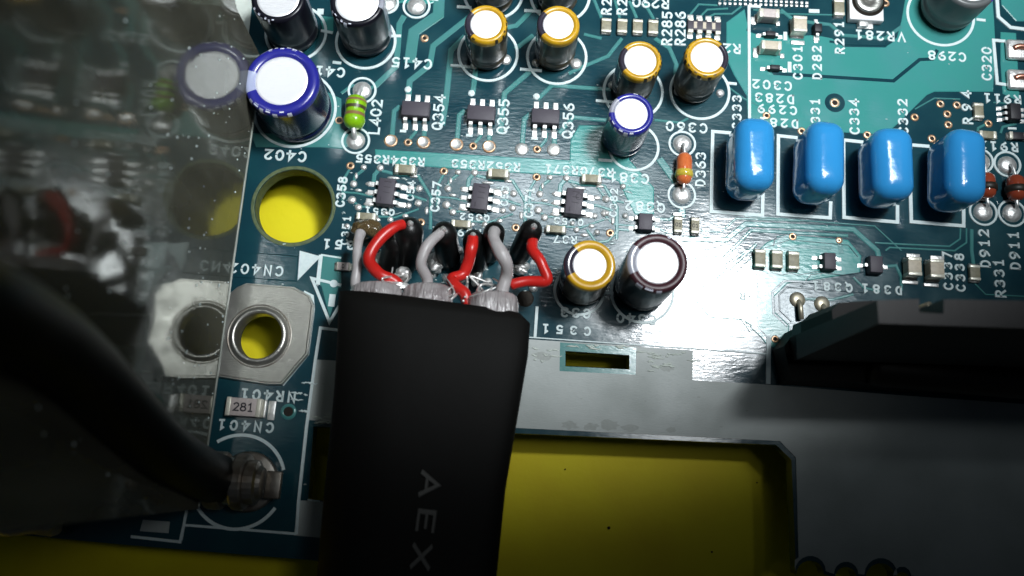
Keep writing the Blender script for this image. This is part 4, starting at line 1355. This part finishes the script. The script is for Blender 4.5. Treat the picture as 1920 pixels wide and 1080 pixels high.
w1, b1 = wire('wire_red', [(754, 420, 0.62), (738, 428, 0.68), (700, 462, 0.72), (690, 486, 0.70), (708, 510, 0.62), (742, 528, 0.55), (750, 545, 0.55)], 0.056, 'long red wire bent into a hook at the left side of the sleeve', grp='red wires out of the sleeve')
w2, b2 = wire('wire_white', [(828, 434, 0.60), (812, 450, 0.70), (795, 478, 0.74), (789, 500, 0.70), (800, 525, 0.62), (802, 550, 0.60)], 0.047, 'greyish white wire between the long red hook and the short red wire', grp='white wires out of the sleeve')
w3, b3 = wire('wire_red', [(884, 444, 0.52), (882, 465, 0.56), (876, 495, 0.50), (868, 515, 0.48), (850, 522, 0.52), (858, 538, 0.58), (874, 552, 0.60), (880, 580, 0.58)], 0.052, 'short red wire with a kinked end between the two white wires', taper=(1.05, 0.9), grp='red wires out of the sleeve')
w4, b4 = wire('wire_white', [(930, 434, 0.60), (926, 450, 0.70), (938, 474, 0.76), (950, 498, 0.72), (948, 522, 0.62), (940, 560, 0.60)], 0.057, 'thick white wire entering the right grey cable', grp='white wires out of the sleeve')
w5, b5 = wire('wire_red', [(1002, 448, 0.50), (999, 466, 0.58), (1014, 490, 0.62), (1026, 516, 0.62), (1020, 528, 0.60), (990, 528, 0.58), (958, 534, 0.56)], 0.051, 'red wire with a square bend beside the squat gold capacitor', grp='red wires out of the sleeve')
w6, b6 = wire('wire_white', [(676, 436, 0.42), (672, 462, 0.50), (669, 495, 0.52), (667, 530, 0.55), (680, 550, 0.60)], 0.040, 'thin grey wire from the amber flux blob down to the sleeve', taper=(1.2, 1.0), grp='white wires out of the sleeve')

rs = random.Random(4)
for (cx, cy, lab) in ((740, 530, 'loose silver strands at the sleeve mouth below the long red hook'), (905, 545, 'loose silver strands between the short red wire and the right grey cable'), (848, 548, 'loose silver strands left of the kinked end of the short red wire')):
    base = P(cx, cy, 0.5)
    t = thing('wire_strands', lab, 'strands', base, 0, 'loose wire strands')
    for i in range(6):
        a_ = P(cx + rs.uniform(-26, 26), cy + rs.uniform(8, 22), rs.uniform(0.5, 0.7)) - base
        c_ = P(cx + rs.uniform(-30, 30), cy + rs.uniform(-12, 6), rs.uniform(0.4, 0.75)) - base
        b_ = P(cx + rs.uniform(-30, 34), cy + rs.uniform(-34, -8), rs.uniform(0.1, 0.5)) - base
        obj('strand', MB().tube(smooth_path([a_, c_, b_], 6), rs.uniform(0.007, 0.013), 6), 'lead', t)
# black shrink tubes over the soldered joints
for (x0, y0, z0, x1, y1, z1, r, lab) in [
        (728, 508, 0.05, 742, 452, 0.40, 0.11, 'short black shrink tube inside the curve of the long red hook'),
        (760, 498, 0.06, 768, 430, 0.52, 0.135, 'fat black shrink tube under the long red hook'), (842, 488, 0.05, 833, 436, 0.56, 0.118, 'black shrink tube behind the greyish white wire'),
        (892, 505, 0.05, 888, 448, 0.46, 0.104, 'black shrink tube behind the short red wire'), (918, 480, 0.05, 927, 434, 0.56, 0.102, 'black shrink tube capping the thick white wire'),
        (972, 482, 0.05, 997, 430, 0.52, 0.108, 'black shrink tube leaning over the red square bend')]:
    a, b = P(x0, y0, z0), P(x1, y1, z1)
    t = thing('shrink_tube', lab, 'tube', a, 0, 'black shrink tubes on the soldered wire ends')
    d = b - a
    pp = [d * (i / 9) for i in range(10)] + [d + d.normalized() * r * 0.45, d + d.normalized() * r * 0.75]
    obj('tube', MB().tube(pp, [r * 0.8, r * 0.95] + [r] * 7 + [r * 0.95, r * 0.75, r * 0.3], 18), 'shrink', t)
    q = d + d.normalized() * r * 0.75 + Vector((0.0, -0.02, 0.02))
    o = obj('solder_tip', MB().lathe([(0.030, -0.01), (0.025, 0.012), (0.0005, 0.026)], 12), 'solder', t)
    o.location = q
# dark second tube to the left of the hook
a = P(728, 500, 0.05)


def blob(name, label, cat, x, y, z, r, mat, sc=(1, 1, 1), seed=0, amp=0.2):
    bm = bmesh.new()
    bmesh.ops.create_icosphere(bm, subdivisions=4, radius=1.0)
    mb = MB()
    for v in bm.verts:
        nrm = v.co.normalized()
        v.co = nrm * r * (1 + amp * noise.noise(nrm * 1.8 + Vector((seed, seed * 2, 0))))
        v.co.x *= sc[0]
        v.co.y *= sc[1]
        v.co.z *= sc[2]
    bm.verts.index_update()
    mb.add([v.co[:] for v in bm.verts], [[v.index for v in f.verts] for f in bm.faces], True)
    bm.free()
    o = obj(name, mb, mat)
    o.location = P(x, y, z)
    o['label'] = label
    o['category'] = cat
    return o


blob('flux_blob', 'glassy amber flux blob at the left end of the soldered wires', 'flux', 688, 430, 0.18, 0.125, 'flux', (1.2, 0.75, 1.0), 1)
blob('solder_blob', 'shiny solder ball at the mouth of the sleeve, under the red hook', 'solder', 756, 514, 0.42, 0.075, 'solder', (1.0, 0.9, 0.9), 2)
blob('solder_blob', 'pale solder drop inside the curve of the red hook', 'solder', 716, 486, 0.12, 0.07, 'label_white', (0.9, 1.1, 0.8), 3)
blob('solder_blob', 'rough solder lump between the greyish white and short red wires', 'solder', 818, 492, 0.10, 0.08, 'solder', (1.0, 1.3, 0.8), 4, 0.4)
blob('solder_blob', 'small solder lump right of the short red wire', 'solder', 893, 520, 0.10, 0.07, 'solder', (0.8, 1.3, 0.8), 5, 0.4)
blob('shield_braid', 'twisted silver braid at the sleeve mouth below the red hook', 'braid', 730, 534, 0.60, 0.10, 'lead', (1.8, 0.35, 0.35), 6, 0.3)
blob('solder_blob', 'rough solder lump right of the thick white wire', 'solder', 975, 505, 0.08, 0.06, 'solder', (1.2, 0.9, 0.7), 8, 0.4)

# pin field under the wires
for i, (x, y) in enumerate([(700, 480), (735, 470), (775, 490), (810, 515), (838, 522), (905, 500), (915, 530), (985, 500), (1000, 540), (760, 455), (860, 470)]):
    dome(x, y, 9, 0.05)
dome(985, 560, 16, 0.02, 'hole_dark', 'board_hole')

# ================================================================ BLACK TRANSFORMER (lower right)
k = 200.0
x0 = P(1478, 690).x
yT = P(1550, 620).y
yB = P(1500, 716).y
t = thing('transformer', 'black transformer with chamfered corner and brown tape at the right edge', 'transformer', (x0, yB, 0))
X = lambda q: q


def tb(x, y, z, dx, dy, dz, ch=0.02):
    return MB().box((x + dx / 2, y + dy / 2, z + dz / 2), (dx, dy, dz), ch)


def blk(name, px, z0, z1, mat, ch=0.02):
    mb = MB()
    plate(mb, [P(a_, b_, z1) - Vector((x0, yB, 0)) for a_, b_ in px], z0, z1, ch)
    return obj(name, mb, mat, t)


blk('bobbin_base', [(1466, 648), (1490, 615), (1520, 600), (1600, 590), (2500, 640), (2500, 775), (1480, 714)], 0.03, 0.30, 'plastic_black')
blk('terminal_step', [(1504, 600), (1537, 603), (1533, 634), (1501, 628)], 0.30, 0.55, 'ic_body', 0.006)
blk('winding_cheek', [(1502, 622), (1545, 592), (1600, 580), (2500, 640), (2500, 716), (1510, 668)], 0.30, 0.62, 'plastic_black', 0.02)
blk('core', [(1636, 556), (1731, 552), (1732, 578), (1761, 580), (1762, 553), (2700, 572), (2700, 650), (1640, 614)], 0.62, 2.2, 'rail_black', 0.03)
blk('side_flange', [(1553, 578), (1570, 561), (1650, 556), (1660, 618), (1556, 646)], 0.60, 1.25, 'plastic_black', 0.03)
o = obj('tape_winding', MB().lathe([(0.0005, 0.62), (0.14, 0.62), (0.16, 0.68), (0.16, 4.6), (0.0005, 4.62)], 36, axis='X'), 'tape_brown', t)
o.location = (0.0, 0.14, 0.34)
o.rotation_euler = (0, 0, R(-1.5))
q = P(1742, 572, 1.3)
obj('pin', MB().tube([(q.x - x0, q.y - yB, 0.3), (q.x - x0, q.y - yB, 1.3)], 0.03, 8), 'lead_dull', t)
for (px, py) in ((1495, 562), (1541, 570)):
    q = P(px, py)
    obj('pin', MB().tube([(q.x - x0, q.y - yB, 0.0), (q.x - x0 + 0.01, q.y - yB - 0.06, 0.045), (q.x - x0 + 0.02, q.y - yB - 0.20, 0.05)], 0.026, 10), 'lead_dull', t)
    dome(px, py, 15, 0.03, 'lead_dull')

# ================================================================ CLEAR SHEET (upright, reflecting the board)
XP = (P(481, 290).x + P(433, 625).x) / 2


def Q(px, py):
    d = ray(px, py)
    s = XP / d.x
    return (d.y * s, CAMH + d.z * s)


A = Q(463, 74)
B = Q(424, 12)
yE = P(388, 952).y
poly = [(yE, 0.34), (A[0], 0.34), (A[0], A[1]), B, (B[0] + 0.9, B[1] + 1.4), (B[0] + 1.2, 6.0), (yE, 6.0)]
poly[1] = (A[0], 0.34)
poly.pop(2)
mb = MB()
th = 0.10
n = len(poly)
mb.add([(XP + 0.02 + 0.05 * z, y, z) for y, z in poly] + [(XP - th + 0.02 + 0.05 * z, y, z) for y, z in poly],
       [tuple(range(n)), tuple(reversed(range(n, 2 * n)))] + [(i, (i + 1) % n, n + (i + 1) % n, n + i) for i in range(n)])
sheet = obj('clear_sheet', mb, 'clear_sheet')
sheet['label'] = 'clear upright plastic sheet at the left mirroring the board'
sheet['category'] = 'plastic sheet'
eb = MB()
for (ya, yb) in ((yE + 0.02, A[0] - 0.02),):
    xs_ = XP + 0.02 + 0.05 * 0.34
    eb.box((xs_ - 0.045, (ya + yb) / 2, 0.334), (0.11, yb - ya, 0.022), 0.004)
obj('bottom_edge', eb, 'sheet_edge', sheet)
rs = random.Random(12)
mb = MB()
for i in range(170):
    y_, z_ = rs.uniform(yE + 0.2, 4.5), 0.4 + 3.4 * rs.random() ** 1.5
    if y_ > A[0] - 0.1 and z_ < 2.5:
        continue
    r_0 = rs.uniform(0.003, 0.011)
    xx = XP + 0.02 + 0.05 * z_ + 0.002
    mb.add([(xx, y_ - r_0, z_), (xx, y_, z_ - r_0 * rs.uniform(0.8, 2)), (xx, y_ + r_0, z_), (xx, y_, z_ + r_0), (xx + r_0, y_, z_)], [(0, 1, 4), (1, 2, 4), (2, 3, 4), (3, 0, 4)])
o = obj('dust_glint_specks', mb, 'silk', sheet)  # pale specks modelled in place of mirrored solder glints, not dust
o['kind'] = 'stuff'

# ================================================================ ANTENNA PLUG AND BLACK LEAD (lower left)
pc = P(450, 903, 0.28)
t = thing('metal_plug', 'worn metal plug inside the printed circle below CN401', 'plug', (pc.x, pc.y, 0))
obj('base_ring', MB().lathe([(0.27, 0.01), (0.27, 0.05), (0.25, 0.06), (0.0005, 0.06)], 32), 'steel_old', t)
o = obj('barrel', MB().lathe([(0.19, -0.27), (0.235, -0.262), (0.25, -0.24), (0.25, -0.135), (0.235, -0.12), (0.185, -0.115), (0.185, -0.035), (0.235, -0.03), (0.245, -0.015), (0.245, 0.06), (0.235, 0.075), (0.195, 0.08), (0.19, 0.16), (0.15, 0.175), (0.13, 0.21), (0.0005, 0.21)], 24, axis='X', smooth=False), 'steel_old', t)
o.location.z = 0.30
for i in range(5):
    o = obj('thread_ridge', MB().lathe([(0.183, -0.108 + i * 0.015), (0.205, -0.101 + i * 0.015), (0.183, -0.094 + i * 0.015)], 30, axis='X'), 'steel', t)
    o.location.z = 0.30
obj('end_tab', MB().box((0.29, -0.01, 0.26), (0.14, 0.24, 0.05), 0.012), 'steel_old', t)
cp = [P(405, 898, 0.36), P(385, 890, 0.60), P(345, 868, 1.20), P(300, 838, 1.9), P(225, 764, 2.8), P(150, 686, 3.5), P(70, 622, 4.1), P(-60, 556, 4.7), P(-300, 490, 5.0)]
pp = smooth_path(cp, 6)
t = thing('black_lead', 'thick blurred black cable sweeping from the left edge to the metal plug', 'cable', cp[0])
nn = len(pp)
obj('jacket', MB().tube([q - cp[0] for q in pp], [0.215 - 0.045 * i / nn for i in range(nn)], 24), 'jacket_black', t)

# things at the board's lower left corner
p = P(160, 930, 0.0)
t = thing('black_connector', 'dark plastic block at the lower left corner of the board', 'connector', (p.x, p.y, 0))
obj('housing', MB().box((0, 0, 0.13), (0.9, 0.30, 0.26), 0.03), 'plastic_black', t)
obj('slot', MB().box((0, 0, 0.262), (0.7, 0.12, 0.02), 0.004), 'ic_black', t)
blob('glue_lump', 'dull grey glue lump hanging over the yellow at the lower left', 'glue', 40, 950, 0.2, 0.36, 'glue', (1.3, 0.62, 0.6), 9, 0.45)
